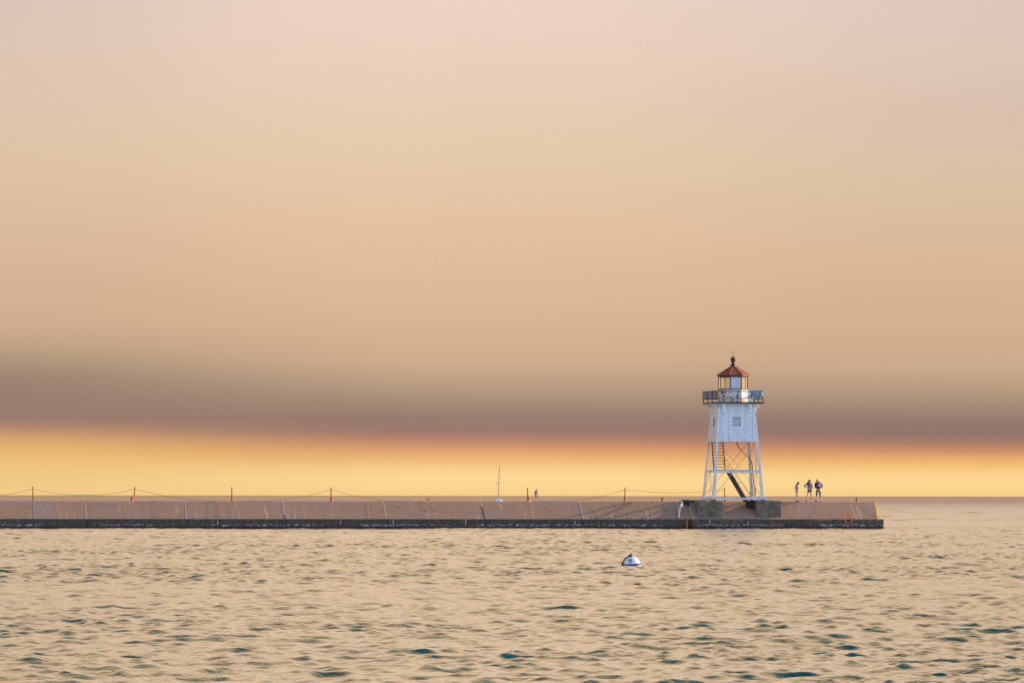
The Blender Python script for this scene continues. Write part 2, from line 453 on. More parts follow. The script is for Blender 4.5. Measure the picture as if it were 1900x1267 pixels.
def tag(o, label=None, cat=None, group=None, kind=None):
    if label: o['label'] = label
    if cat: o['category'] = cat
    if group: o['group'] = group
    if kind: o['kind'] = kind
    return o


def thing(name, label, cat, loc=(0, 0, 0), rz=0.0, group=None):
    o = bpy.data.objects.new(name, None); COL.objects.link(o)
    o.location = loc; o.rotation_euler = (0, 0, rz); o.empty_display_size = 0.3
    return tag(o, label, cat, group)


def pier_thing(name, label, cat, group=None, at=None):
    """Empty in the breakwater's frame; with at=(u,v,z) it stands at that spot."""
    if at is None: return thing(name, label, cat, (OX, OY, 0), THETA, group)
    u, v, z = at
    return thing(name, label, cat, (OX + u * CT - v * ST, OY + u * ST + v * CT, z), THETA, group)


# ------------------------------------------------------------------ water
def build_water():
    rs = np.random.RandomState(23)
    cols = list(np.arange(-0.150, 0.1501, 0.00058))
    k = 0.150; out = []
    while k < 2.2: k *= 1.16; out.append(k)
    cols = np.array([-x for x in reversed(out)] + cols + out)
    rows = [14.0]
    while rows[-1] < 46: rows.append(rows[-1] * 1.02)
    while rows[-1] < 302: rows.append(rows[-1] + min(rows[-1] * 0.0012, 0.10))
    while rows[-1] < 1500: rows.append(rows[-1] * 1.0017)
    while rows[-1] < 3200: rows.append(rows[-1] * 1.006)
    while rows[-1] < 60000: rows.append(rows[-1] * 1.12)
    rows = np.array(rows)
    nr, nc = len(rows), len(cols)
    Yb = np.repeat(rows[:, None], nc, 1); Xb = Yb * cols[None, :]
    dcol = np.gradient(cols)[None, :] * Yb
    drow = np.repeat(np.gradient(rows)[:, None], nc, 1)
    Z = np.zeros_like(Xb); DX = np.zeros_like(Xb); DY = np.zeros_like(Xb)
    gust = np.zeros_like(Xb)
    for i in range(14):
        wl = math.exp(rs.uniform(math.log(7), math.log(60))); a = rs.uniform(0, 2 * math.pi)
        gust += np.sin(2 * math.pi / wl * (Xb * math.cos(a) + Yb * math.sin(a)) + rs.uniform(0, 6.28))
    gust = np.clip(1.0 + gust * 0.06, 0.7, 1.35)
    WD = R(-72)                       # main travel direction: mostly towards the camera, a little to the right
    for i in range(105):
        wl = math.exp(rs.uniform(math.log(0.15), math.log(1.9)))
        spread = 0.38 if wl > 2 else (0.62 if wl > 0.7 else 0.95)
        a = WD + rs.normal(0, spread)
        slope = 0.046 * (1.0 if wl > 0.5 else 0.72) * rs.uniform(0.6, 1.3)
        if wl > 0.8: slope *= 0.5
        amp = slope * wl / (2 * math.pi)
        kx, ky = 2 * math.pi / wl * math.cos(a), 2 * math.pi / wl * math.sin(a)
        fade = np.clip((wl / np.maximum(dcol, drow) - 2.0) / 2.5, 0, 1)
        ph = kx * Xb + ky * Yb + rs.uniform(0, 6.28)
        m = amp * fade * (gust if wl < 2.5 else 1.0)
        Z += m * np.cos(ph)
        s = np.sin(ph) * m * 1.0
        DX -= s * math.cos(a); DY -= s * math.sin(a)
    # the open lake outside the breakwater carries a somewhat longer chop
    out_k = np.clip((Yb - 306) / 60.0, 0, 1)
    for i in range(44):
        wl = math.exp(rs.uniform(math.log(1.2), math.log(8.0))); a = WD + rs.normal(0, 0.45)
        kx, ky = 2 * math.pi / wl * math.cos(a), 2 * math.pi / wl * math.sin(a)
        fade = np.clip((wl / np.maximum(dcol, drow) - 1.6) / 2.0, 0, 1)
        m = 0.034 * wl / (2 * math.pi) * fade * out_k; ph = kx * Xb + ky * Yb + rs.uniform(0, 6.28)
        Z += m * np.cos(ph); s = np.sin(ph) * m; DX -= s * math.cos(a); DY -= s * math.sin(a)
    # long low swell that roughens the horizon
    for i in range(16):
        wl = math.exp(rs.uniform(math.log(9), math.log(45))); a = WD + rs.normal(0, 0.5)
        kx, ky = 2 * math.pi / wl * math.cos(a), 2 * math.pi / wl * math.sin(a)
        fade = np.clip((wl / np.maximum(dcol, drow) - 1.2) / 2.0, 0, 1)
        Z += 0.010 * fade * np.cos(kx * Xb + ky * Yb + rs.uniform(0, 6.28))
    co = np.stack([Xb + DX, Yb + DY, Z], -1).reshape(-1, 3).astype(np.float32)
    idx = np.arange(nr * nc).reshape(nr, nc)
    q = np.stack([idx[:-1, :-1], idx[:-1, 1:], idx[1:, 1:], idx[1:, :-1]], -1).reshape(-1, 4).astype(np.int32)
    me = bpy.data.meshes.new('water')
    me.vertices.add(len(co)); me.vertices.foreach_set('co', co.ravel())
    me.loops.add(q.size); me.loops.foreach_set('vertex_index', q.ravel())
    me.polygons.add(len(q)); me.polygons.foreach_set('loop_start', np.arange(0, q.size, 4, dtype=np.int32))
    me.polygons.foreach_set('use_smooth', np.ones(len(q), dtype=bool))
    me.update(calc_edges=True)
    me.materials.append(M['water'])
    o = bpy.data.objects.new('water', me); COL.objects.link(o)
    global WCO; WCO = co
    tag(o, 'choppy lake water reflecting the tan smoky sky', None, None, 'structure')
    return o


build_water()

# ------------------------------------------------------------------ breakwater
ZT, ZL = 1.955, 0.70            # top and ledge heights
VF, VT, VB = -2.60, -0.60, 3.2  # foot and head of the front slope, back edge of the top
U0 = u_at(-260, VF)
UH = u_at(1284, -3.0)           # the wider head begins here
UE_B = u_at(1640, -3.05)        # right end of the base
UE_S = u_at(1635.5, VF)         # right end of the slope's foot
UE_T = u_at(1625.5, VT)         # right end of its top
bw = pier_thing('breakwater', 'long low concrete breakwater with a pink sloping face and dark wet foot', 'breakwater')
prof = [(VF, ZL - 0.05), (VF, ZL), (VT, ZT - 0.02), (VT + 0.09, ZT + 0.025), (VB, ZT + 0.025), (5.2, ZL), (5.2, ZL - 0.05)]
mb = MB(); mb.prism(prof, 'u', U0, u_at(1283, VF) - 0.05)
mb.build('sloping_wall', M['slope'], bw)
uh = u_at(1283, VF)
mb = MB()
n = len(prof)
vs = [(uh - 0.04, p[0], p[1]) for p in prof]
ue = [UE_S - 0.02, UE_S, UE_T, UE_T, UE_T, UE_S, UE_S]
ch = 0.26
vs += [(ue[i] - (ch if i in (0, 1) else (0.10 if i in (2, 3) else 0)), prof[i][0], prof[i][1]) for i in range(n)]
mb.add(vs, [tuple(range(n))] + [(i, i + n, (i + 1) % n + n, (i + 1) % n) for i in range(n)])
# end face past the cut corner
e = [(UE_S, VF + 0.3, ZL), (UE_T, VT + 0.12, ZT + 0.02), (UE_T, VB - 0.4, ZT + 0.025), (UE_S, 5.2, ZL)]
o = len(vs)
mb.add([vs[n + 3], e[1], e[2], vs[n + 4]], [(0, 1, 2, 3)])
mb.add([e[0], e[1], e[2], e[3]], [(0, 3, 2, 1)])
mb.add([vs[n + 4], e[2], e[3], vs[n + 5]], [(0, 1, 2, 3)])
mb.build('sloping_wall', M['slope'], bw)['label'] = 'sloping face of the wider head under the lighthouse'
mb = MB(); mb.add([vs[n + 1], e[0], e[1], vs[n + 3], vs[n + 2]], [(0, 1, 2, 3, 4)])
mb.build('corner_face', M['yellow_corner'], bw)['label'] = 'cut corner of the sloping end, coloured yellow'
mb = MB(); mb.box((U0, -2.78, -2.5), (UH - 0.02, 5.35, ZL))
mb.build('waterline_wall', M['base'], bw, 0.03)
mb = MB()
mb.box((UH, -3.05, -2.5), (UE_B, 5.6, ZL + 0.006))
mb.build('waterline_wall', M['base_head'], bw, 0.03)['label'] = 'dark foot wall of the wider head with white salt marks'


def slope_pt(u, t, lift=0.0):   # t 0 at the foot, 1 at the head of the slope
    nv = Vector((0, -(ZT - ZL), (VT - VF))).normalized()
    return Vector((u, VF + (VT - VF) * t, ZL + (ZT - 0.02 - ZL) * t)) + nv * lift


def strip(name, mat, pts, w, lift=0.012, label=None):
    q = MB()
    for (ua, ta), (ub, tb) in zip(pts[:-1], pts[1:]):
        lo = [slope_pt(ua - w / 2, ta, -0.03), slope_pt(ua + w / 2, ta, -0.03), slope_pt(ub + w / 2, tb, -0.03), slope_pt(ub - w / 2, tb, -0.03)]
        hi = [slope_pt(ua - w / 2, ta, lift), slope_pt(ua + w / 2, ta, lift), slope_pt(ub + w / 2, tb, lift), slope_pt(ub - w / 2, tb, lift)]
        q.hexa(lo + hi)
    ob = q.build(name, mat, bw)
    if label: ob['label'] = label
    return ob


for px, mat, ta, tb in ((158, 'joint_white', 0, 1), (343, 'joint_white', 0, 1), (524, 'joint_white', 0.25, 1), (524, 'joint_dark', 0, 0.25), (711, 'joint_white', 0, 1),
                        (892, 'joint_white', 0.72, 1), (892, 'joint_dark', 0.0, 0.72), (1074.5, 'joint_white', 0, 1), (1255, 'joint_white', 0.55, 1), (1277, 'joint_white', 0.0, 1.0)):
    u = u_at(px, VT)
    strip('joint', M[mat], [(u + 0.012 * math.sin(9 * k + px), ta + (tb - ta) * k / 4) for k in range(5)], 0.05 if mat == 'joint_white' else 0.045, 0.012,
          'joint filled white' if mat == 'joint_white' else 'open dark joint')
for px in (162, 348, 532, 720, 902, 1082, 1459, 1546):
    u = u_at(px, -2.8 if px < 1280 else -3.06); q = MB(); yf = -2.795 if px < 1280 else -3.065
    q.box((u - 0.03, yf, 0.0), (u + 0.03, yf + 0.05, ZL - 0.02)); q.build('joint', M['joint_dark'], bw)
for px in (404, 730, 1067, 1388, 1317, 864, 632):
    u = u_at(px, -2.8 if px < 1280 else -3.06); q = MB(); yf = -2.792 if px < 1280 else -3.062
    q.box((u - 0.022, yf, 0.28), (u + 0.022, yf + 0.05, ZL - 0.06 * (px % 3))); q.build('salt_run', M['joint_white'], bw)
# grey repair bay near the left end
ua, ub = u_at(60, VT), u_at(95, VT)
q = MB(); q.hexa([slope_pt(ua, 0.0, -0.03), slope_pt(ub, 0.0, -0.03), slope_pt(ub, 0.99, -0.03), slope_pt(ua, 0.99, -0.03),
                  slope_pt(ua, 0.0, 0.008), slope_pt(ub, 0.0, 0.008), slope_pt(ub, 0.99, 0.008), slope_pt(ua, 0.99, 0.008)])
q.build('repair_patch', M['patch'], bw)['label'] = 'greyer repaired bay of the sloping wall'
# two footing blocks that carry the front of the tower
for a, b in ((1295, 1342), (1404, 1449.5)):
    q = MB(); q.box((u_at(a, -2.4), -2.4, ZL - 0.02), (u_at(b, -2.4), 0.25, 2.035))
    q.build('footing_block', M['footing'], bw, 0.025)
q = MB(); q.prism([(-2.44, ZL + 0.08), (-2.85, ZL + 0.01), (-2.85, ZL - 0.02), (-2.3, ZL - 0.02)], 'u', u_at(1296, -2.5), u_at(1340, -2.5))
q.build('sloped_ledge', M['patch'], bw); q = MB()
q.prism([(-2.44, ZL + 0.08), (-2.85, ZL + 0.01), (-2.85, ZL - 0.02), (-2.3, ZL - 0.02)], 'u', u_at(1404, -2.5), u_at(1446, -2.5))
q.build('sloped_ledge', M['patch'], bw)

# ------------------------------------------------------------------ lighthouse
lh = pier_thing('lighthouse', 'white wooden lighthouse on four steel legs with a rusty red lantern roof', 'lighthouse')
Z_BASE0, Z_BASE1 = 2.13, 2.27
Z_CAB0, Z_CAB1 = 6.40, 9.16
def half(z):                                   # half the tower's width at height z
    return 0.5 * (3.86 + (3.19 - 3.86) * (z - 2.27) / (Z_CAB0 - 2.27))
LEGS = {(sx, sy): None for sx in (-1, 1) for sy in (-1, 1)}
for (sx, sy) in LEGS:
    q = MB()
    z0, z1 = Z_BASE1 - 0.02, Z_CAB0 + 0.02
    a0, a1 = half(z0) - 0.10, half(z1) - 0.085
    # an angle iron: two flanges at right angles
    for (w0, w1, flat) in ((0.22, 0.17, 'x'), (0.22, 0.17, 'y')):
        p = []
        for z, h_, w in ((z0, a0 + 0.10, w0), (z1, a1 + 0.085, w1)):
            X, Yy = sx * h_, sy * h_
            if flat == 'x': pts = [(X, Yy), (X - sx * w, Yy), (X - sx * w, Yy - sy * 0.03), (X, Yy - sy * 0.03)]
            else: pts = [(X, Yy - sy * 0.031), (X, Yy - sy * w), (X - sx * 0.03, Yy - sy * w), (X - sx * 0.03, Yy - sy * 0.031)]
            p += [(x, y, z) for x, y in pts]
        q.hexa(p)
    leg = q.build('leg', M['paint_leg'], lh)
    f = MB(); h_ = half(z0) - 0.06
    f.box((sx * h_ - 0.27, sy * h_ - 0.27, Z_BASE1 + 0.001), (sx * h_ + 0.27, sy * h_ + 0.27, Z_BASE1 + 0.045))
    f.hexa([(sx * h_ - 0.2, sy * h_ - 0.2, Z_BASE1 + 0.046), (sx * h_ + 0.2, sy * h_ - 0.2, Z_BASE1 + 0.046), (sx * h_ + 0.2, sy * h_ + 0.2, Z_BASE1 + 0.046), (sx * h_ - 0.2, sy * h_ + 0.2, Z_BASE1 + 0.046),
            (sx * h_ - 0.1, sy * h_ - 0.1, Z_BASE1 + 0.16), (sx * h_ + 0.1, sy * h_ - 0.1, Z_BASE1 + 0.16), (sx * h_ + 0.1, sy * h_ + 0.1, Z_BASE1 + 0.16), (sx * h_ - 0.1, sy * h_ + 0.1, Z_BASE1 + 0.16)])
    f.build('foot_plate', M['paint_leg'], leg)
    f = MB(); f.box((sx * h_ - 0.16, sy * h_ - 0.16, 1.975 if sy > 0 else 2.03), (sx * h_ + 0.16, sy * h_ + 0.16, Z_BASE0 - 0.001))
    f.build('base_pad', M['black'], leg)
hb = half(Z_BASE1) + 0.02
for nm, a, b in (('front', (-hb - .1, -hb), (hb + .1, -hb)), ('back', (-hb - .1, hb), (hb + .1, hb)), ('side', (-hb, -hb + 0.115), (-hb, hb - 0.115)), ('side', (hb, -hb + 0.115), (hb, hb - 0.115))):
    q = MB()
    if nm == 'side': q.bar((*a, 2.165), (*b, 2.165), 0.22, 0.21)
    else: q.bar((*a, 2.20), (*b, 2.20), 0.22, 0.14)
    q.build('base_beam', M['paint_leg'], lh, 0.01)
zm = 4.17
hm = half(zm)
for a, b, up in (((-hm, -hm + .05), (hm, -hm + .05), 0), ((-hm, hm - .05), (hm, hm - .05), 0.12), ((-hm + .05, -hm + .12), (-hm + .05, hm - .12), 0.05), ((hm - .05, -hm + .12), (hm - .05, hm - .12), 0.05)):
    q = MB(); q.bar((*a, zm + up), (*b, zm + up), 0.05, 0.15); q.build('cross_beam', M['paint_leg'], lh)
# X bracing on the four sides
for s in (0, 1, 2, 3):
    rot = Matrix.Rotation(s * math.pi / 2, 3, 'Z')
    for sg in (-1, 1):
        a = rot @ Vector((-sg * (half(2.4) - 0.15), -(half(2.4) - 0.04 - 0.03 * sg), 2.42))
        b = rot @ Vector((sg * (half(6.4) - 0.10), -(half(6.4) - 0.04 - 0.03 * sg), 6.42))
        q = MB(); q.tube([a, b], 0.017, 6); q.build('brace_rod', M['rod'], lh)
# cabin
def cab(z): return half(z)
q = MB()
h0, h1 = cab(Z_CAB0) + 0.005, cab(Z_CAB1) + 0.005
# front wall drawn with its window opening; other three walls plain except a narrow one on the left
wx0, wx1, wz0, wz1 = u_at(1359, -1.45), u_at(1374.2, -1.45), z_at(1366, 792, -1.45), z_at(1366, 773, -1.45)
def wall(side, hole):
    rot = Matrix.Rotation(side * math.pi / 2, 3, 'Z'); t = 0.05
    us = sorted({-1.0, 1.0}); zs = [Z_CAB0, Z_CAB1]
    def pt(u, z, inn=0.0): return rot @ Vector((u, -(cab(z) - inn), z))
    qq = MB()
    def quad(ua, ub, za, zb):     # ua/ub are functions of z or numbers
        fa = ua if callable(ua) else (lambda z: ua); fb = ub if callable(ub) else (lambda z: ub)
        qq.hexa([pt(fa(za), za), pt(fb(za), za), pt(fb(za), za, t), pt(fa(za), za, t), pt(fa(zb), zb), pt(fb(zb), zb), pt(fb(zb), zb, t), pt(fa(zb), zb, t)])
    L = lambda z: -(cab(z) - (0.0 if side % 2 == 0 else 0.0515)); Rr = lambda z: (cab(z) - (0.0 if side % 2 == 0 else 0.0515))
    a, b, c, d = hole
    quad(L, Rr, Z_CAB0, c); quad(L, a, c, d); quad(b, Rr, c, d); quad(L, Rr, d, Z_CAB1)
    return qq, pt
wall_hole = {0: (wx0, wx1, wz0, wz1), 3: (-0.06, 0.50, 7.48, 8.22), 1: (-0.28, 0.28, 7.48, 8.22), 2: (-0.28, 0.28, 7.48, 8.22)}
cabin = bpy.data.objects.new('cabin', None); COL.objects.link(cabin); cabin.parent = lh
for sd in range(4):
    qq, pt = wall(sd, wall_hole[sd])
    # narrow cover battens over the board seams
    n_b = (-0.66, 0.0, 0.66)
    qq.build('cabin_wall', M['paint'], lh)
    a, b, c, d = wall_hole[sd]
    bt = MB()
    for ub in (-1.18, -0.62, 0.02, 0.62, 1.16):
        zlo, zhi = Z_CAB0 + 0.02, Z_CAB1 - 0.02
        segs = [(zlo, zhi)] if not (a - 0.1 < ub < b + 0.1) else [(zlo, c - 0.10), (d + 0.06, zhi)]
        for za, zb in segs:
            w = 0.012
            p = [pt(ub - w, za, -0.010), pt(ub + w, za, -0.010), pt(ub + w, za, 0.001), pt(ub - w, za, 0.001), pt(ub - w, zb, -0.010), pt(ub + w, zb, -0.010), pt(ub + w, zb, 0.001), pt(ub - w, zb, 0.001)]
            bt.hexa(p)
    bt.build('board_batten', M['board'], lh)
    fr = MB(); w = 0.06; o_ = -0.025
    def fq(ua, ub, za, zb, i0=o_, i1=0.045):
        fr.hexa([pt(ua, za, i0), pt(ub, za, i0), pt(ub, za, i1), pt(ua, za, i1), pt(ua, zb, i0), pt(ub, zb, i0), pt(ub, zb, i1), pt(ua, zb, i1)])
    fq(a - w, a, c, d); fq(b, b + w, c, d); fq(a - w, b + w, d, d + w); fq(a - w, b + w, c - w, c)
    win = fr.build('window', M['trim'], lh)
    pn = MB(); pn.hexa([pt(a, c, 0.06), pt(b, c, 0.06), pt(b, c, 0.075), pt(a, c, 0.075), pt(a, d, 0.06), pt(b, d, 0.06), pt(b, d, 0.075), pt(a, d, 0.075)])
    pn.build('pane', M['board'] if sd == 0 else M['black'], win)
    sl = MB(); sl.hexa([pt(a - 0.12, c - w - 0.05, -0.07), pt(b + 0.12, c - w - 0.05, -0.07), pt(b + 0.12, c - w - 0.05, 0.0), pt(a - 0.12, c - w - 0.05, 0.0),
                        pt(a - 0.12, c - w, -0.06), pt(b + 0.12, c - w, -0.06), pt(b + 0.12, c - w, 0.0), pt(a - 0.12, c - w, 0.0)])
    sl.build('sill', M['trim'], win)
bpy.data.objects.remove(cabin)
q = MB(); hh = cab(Z_CAB0) - 0.055; q.box((-hh, -hh, Z_CAB0 + 0.002), (hh, hh, Z_CAB0 + 0.05)); q.build('cabin_floor', M['paint_leg'], lh)
# corner boards
for sx in (-1, 1):
    for sy in (-1, 1):
        q = MB(); p = []
        for z in (Z_CAB0 - 0.02, Z_CAB1):
            c = cab(z) + 0.012
            p += [(sx * c, sy * c, z), (sx * (c - 0.10), sy * c, z), (sx * (c - 0.10), sy * (c - 0.10), z), (sx * c, sy * (c - 0.10), z)]
        q.hexa(p); q.build('corner_board', M['paint'], lh)
# gallery
GU, GV = 1.92, 1.70
q = MB(); q.box((-GU, -GV, Z_CAB1 + 0.001), (GU, GV, Z_CAB1 + 0.045)); q.build('gallery_soffit', M['paint_leg'], lh)
q = MB(); q.box((-GU - .03, -GV - .03, Z_CAB1 + 0.046), (GU + .03, GV + .03, Z_CAB1 + 0.17)); q.build('gallery_floor', M['black'], lh, 0.01)
Z_G = Z_CAB1 + 0.17
# brackets under the gallery: a stepped console in profile, two on each side
def console(rot, u, reach, hw):
    q = MB(); c = cab(Z_CAB1)
    prof2 = [(0.0, Z_CAB1 - 0.62), (0.06, Z_CAB1 - 0.62), (0.12, Z_CAB1 - 0.50), (0.10, Z_CAB1 - 0.36), (0.20, Z_CAB1 - 0.24), (reach - 0.06, Z_CAB1 - 0.14), (reach, Z_CAB1 - 0.001), (0.0, Z_CAB1 - 0.001)]
    vs = []
    for uu in (u - hw, u + hw):
        for r_, z in prof2: vs.append(rot @ Vector((uu, -(c + r_ + (Z_CAB1 - z) * 0.07), z)))
    n_ = len(prof2)
    q.add(vs, [tuple(range(n_)), tuple(reversed(range(n_, 2 * n_)))] + [(i, i + n_, (i + 1) % n_ + n_, (i + 1) % n_) for i in range(n_)])
    return q.build('bracket', M['trim'], lh)
for s, reach in ((0, GV - cab(Z_CAB1) - 0.08), (1, GU - cab(Z_CAB1) - 0.08), (2, GV - cab(Z_CAB1) - 0.08), (3, GU - cab(Z_CAB1) - 0.08)):
    for uu in (-1.0, 1.0): console(Matrix.Rotation(s * math.pi / 2, 3, 'Z'), uu * 0.99, reach, 0.11)
# railing
Z_R, Z_M = 10.13, 9.60
posts = [(-GU, -GV), (0, -GV), (GU, -GV), (-GU, 0), (GU, 0), (-GU, GV), (0, GV), (GU, GV), (1.24, -GV)]
for x, y in posts:
    q = MB(); q.bar((x, y, Z_G + 0.001), (x, y, Z_R), 0.055, 0.055); q.build('railing_post', M['black'], lh)
for z, w in ((Z_R, 0.06), (Z_M, 0.045)):
    q = MB()
    for a, b in (((-GU, -GV), (GU, -GV)), ((-GU, GV), (GU, GV)), ((-GU, -GV + .04), (-GU, GV - .04)), ((GU, -GV + .04), (GU, GV - .04))):
        q.bar((*a, z), (*b, z), w, w)
    q.build('rail', M['black'], lh)
# big plain board on the back rail, seen from behind at the left
q = MB(); q.box((-GU - 0.08, GV - 0.10, 9.62), (-GU + 1.25, GV - 0.06, 10.20)); q.build('sign_board', M['sign_back'], lh)['label'] = 'brown back of a board on the rear rail'
# fog signal notice on the front rail
sx0, sx1, sz0, sz1 = u_at(1388, -1.8), u_at(1416.7, -1.8), z_at(1402, 738, -1.8), z_at(1402, 724.3, -1.8)
q = MB(); q.box((sx0, -GV - 0.085, sz0), (sx1, -GV - 0.045, sz1)); sg = q.build('sign_board', M['sign_board'], lh)
sg['label'] = 'pale board with a four line fog signal notice'
def text_mesh(body, size, x, z, y, parent, mat, name, off=0.0, width=None, mapf=None):
    cu = bpy.data.curves.new(name, 'FONT'); cu.body = body; cu.size = size; cu.align_x = 'CENTER'; cu.align_y = 'CENTER'; cu.offset = off
    cu.resolution_u = 3
    to = bpy.data.objects.new(name, cu); COL.objects.link(to)
    dg = bpy.context.evaluated_depsgraph_get()
    me = bpy.data.meshes.new_from_object(to.evaluated_get(dg))
    bpy.data.objects.remove(to)
    xs = [v.co.x for v in me.vertices]; w0 = max(xs) - min(xs); k = (width / w0) if width else 1.0
    for v in me.vertices:
        c = v.co.copy(); v.co = mapf(c.x * k, c.y) if mapf else Vector((x + c.x * k, y, z + c.y))
    me.materials.clear(); me.materials.append(mat)
    o = bpy.data.objects.new(name, me); COL.objects.link(o); o.parent = parent
    return o
sw = sx1 - sx0; shh = sz1 - sz0; scx = (sx0 + sx1) / 2
for i, (tx, wf) in enumerate((('TO ACTIVATE THE FOG', 0.88), ('SIGNAL KEY YOUR', 0.70), ('MICROPHONE FIVE', 0.72), ('TIMES ON CHANNEL 83A', 0.92))):
    text_mesh(tx, 0.155, scx, sz1 - shh * (i + 0.5) / 4, -GV - 0.089, sg, M['sign_ink'], 'lettering', 0.010, sw * wf)
# lantern room: octagonal drum, glazing, door panel
RL = 1.115
A0 = R(22.5)
def octp(r, k): return Vector((r * math.cos(A0 + k * R(45)), r * math.sin(A0 + k * R(45)), 0))
Z_D1, Z_GL1 = 10.27, 11.20
q = MB(); q.lathe([(RL, Z_G + 0.001 - 0), (RL, Z_D1)], n=8, smooth=False, rot0=A0); q.build('lantern_wall', M['drum'], lh)
q = MB(); q.lathe([(RL + 0.03, Z_D1 + 0.001), (RL + 0.03, Z_D1 + 0.07)], n=8, smooth=False, rot0=A0); q.build('glazing_sill', M['dark_frame'], lh)
q = MB(); q.lathe([(RL + 0.02, Z_D1 - 0.10), (RL + 0.02, Z_D1 - 0.03)], n=8, smooth=False, rot0=A0); q.build('drum_moulding', M['trim'], lh)
q = MB(); q.lathe([(RL + 0.02, Z_GL1), (RL + 0.05, Z_GL1 + 0.10)], n=8, smooth=False, rot0=A0); q.build('glazing_head', M['dark_frame'], lh)
for k in range(8):
    p = octp(RL - 0.02, k); q = MB(); q.bar((p.x, p.y, Z_D1 + 0.07), (p.x, p.y, Z_GL1), 0.055, 0.055, (p.x, p.y, 0)); q.build('glazing_bar', M['dark_frame'], lh)
    a, b = octp(RL - 0.03, k), octp(RL - 0.03, k + 1)
    mid = ((a + b) / 2)
    d = (b - a).normalized() * 0.035
    nrm = mid.normalized() * 0.012
    a2, b2 = a + d, b - d
    q = MB(); z0, z1 = Z_D1 + 0.071, Z_GL1 - 0.001
    if k == 5:                                           # the side facing the camera is a blind white panel
        q.hexa([Vector((p_.x, p_.y, z)) for z in (z0, z1) for p_ in (a2, b2, b2 - nrm * 3, a2 - nrm * 3)]); q.build('lantern_door', M['door'], lh)
    else:
        q.hexa([Vector((p_.x, p_.y, z)) for z in (z0, z1) for p_ in (a2, b2, b2 - nrm, a2 - nrm)]); q.build('glass_pane', M['glass'], lh)
# roof
RE = 1.245
q = MB(); q.lathe([(RL + 0.06, Z_GL1 + 0.101), (RE, Z_GL1 + 0.135), (RE, Z_GL1 + 0.17), (0.20, Z_GL1 + 0.80), (0.17, Z_GL1 + 0.86)], n=8, smooth=False, rot0=A0)
roof = q.build('roof', M['roof'], lh)
q = MB()
for k in range(8):
    a = octp(RE, k) + Vector((0, 0, Z_GL1 + 0.175)); b = octp(0.20, k) + Vector((0, 0, Z_GL1 + 0.805)); q.tube([a, b], 0.022, 6)
q.build('roof_ridge', M['roof'], roof)
zc = Z_GL1 + 0.86
q = MB(); q.lathe([(0.20, zc), (0.23, zc + 0.03), (0.22, zc + 0.08), (0.13, zc + 0.11), (0.11, zc + 0.22), (0.15, zc + 0.26), (0.10, zc + 0.30)], n=20); q.build('vent_neck', M['maroon_iron'], roof)
q = MB(); rb = 0.205; q.lathe([(max(0.01, rb * math.sin(R(t))), zc + 0.46 - rb * math.cos(R(t))) for t in range(0, 181, 12)], n=24); q.build('vent_ball', M['maroon_iron'], roof)
q = MB(); q.tube([(0, 0, zc + 0.64), (0, 0, zc + 0.78), (0, 0, z_at(1360, 651, 0))], [0.032, 0.018, 0.008], 6); q.build('lightning_rod', M['rail_rust'], roof)
# small pink painted box on the gallery behind the notice
q = MB(); q.box((u_at(1390, 0.3), 0.1, Z_G), (u_at(1397, 0.3), 0.6, Z_G + 0.36)); q.build('utility_box', M['trim'], lh, 0.01)
# landing and stairs
zl = 4.33
lx0, lx1 = u_at(1321, -1.0), u_at(1349, -1.0)
q = MB(); q.box((-hm + 0.10, -1.45, zl - 0.14), (lx1, -0.45, zl - 0.03)); q.build('stair_landing', M['paint_leg'], lh)
q = MB()
tb = P(1324.5, 871, -0.95); tt = P(1320.5, 818, 0.05); rb_ = P(1345.5, 871, -0.95); rt = P(1341, 818, 0.05)
tt.z = rt.z = Z_CAB0 + 0.03; tb.z = rb_.z = zl - 0.05
for a, b in ((tb, tt), (rb_, rt)): q.bar(a, b, 0.05, 0.14, (0, 1, 0))
for k in range(10):
    t = (k + 0.15) / 9.6; a = tb.lerp(tt, t); b = rb_.lerp(rt, t); q.bar(a, b, 0.14, 0.045)
q.build('upper_stair', M['stair'], lh)
q = MB()
a0, a1 = P(1350, 874, -0.9), P(1383.5, 923, -0.9); a1.z = 2.0
for v in (-1.35, -0.65):
    q.bar((a0.x, v, a0.z), (a1.x, v, a1.z), 0.045, 0.20)
for k in range(11):
    t = (k + 0.5) / 11; c = a0.lerp(a1, t); q.box((c.x - 0.11, -1.325, c.z - 0.01), (c.x + 0.11, -0.675, c.z + 0.03))
q.build('lower_stair', M['stair'], lh)
q = MB()
for v in (-1.38, -0.62):
    top = P(1346, 851, v); bot = P(1393, 917, v); top = Vector((top.x, v, top.z)); bot = Vector((bot.x, v, bot.z))
    q.tube([top + Vector((-0.12, 0, -0.35)), top, bot, bot + Vector((-0.03, 0, -0.3))], 0.016, 6)
    q.tube([top + Vector((-0.03, 0, -0.32)), bot + Vector((-0.22, 0, -0.30))], 0.010, 5)
    for t in (0.02, 0.33, 0.63, 0.97):
        hp = top.lerp(bot, t); st = a0.lerp(a1, min(1, t + 0.04)); st.y = v; q.tube([hp, (hp.x - 0.34, v, hp.z - 0.33)], 0.012, 5)
q.build('stair_handrail', M['rail_rust'], lh)
q = MB()
pp = [(1366.5, 817, -.3), (1367.6, 823, -.3), (1371, 830, -.2), (1377, 837, 0), (1385, 844, .3), (1391, 850, .6), (1394.6, 857, .9), (1396.2, 866, 1.3), (1397, 880, 1.55), (1399, 897, 1.7), (1401, 910, 1.75), (1400, 921, 1.8)]
pts = [P(*a) for a in pp]; pts[0].z = Z_CAB0 + 0.02
sm = []
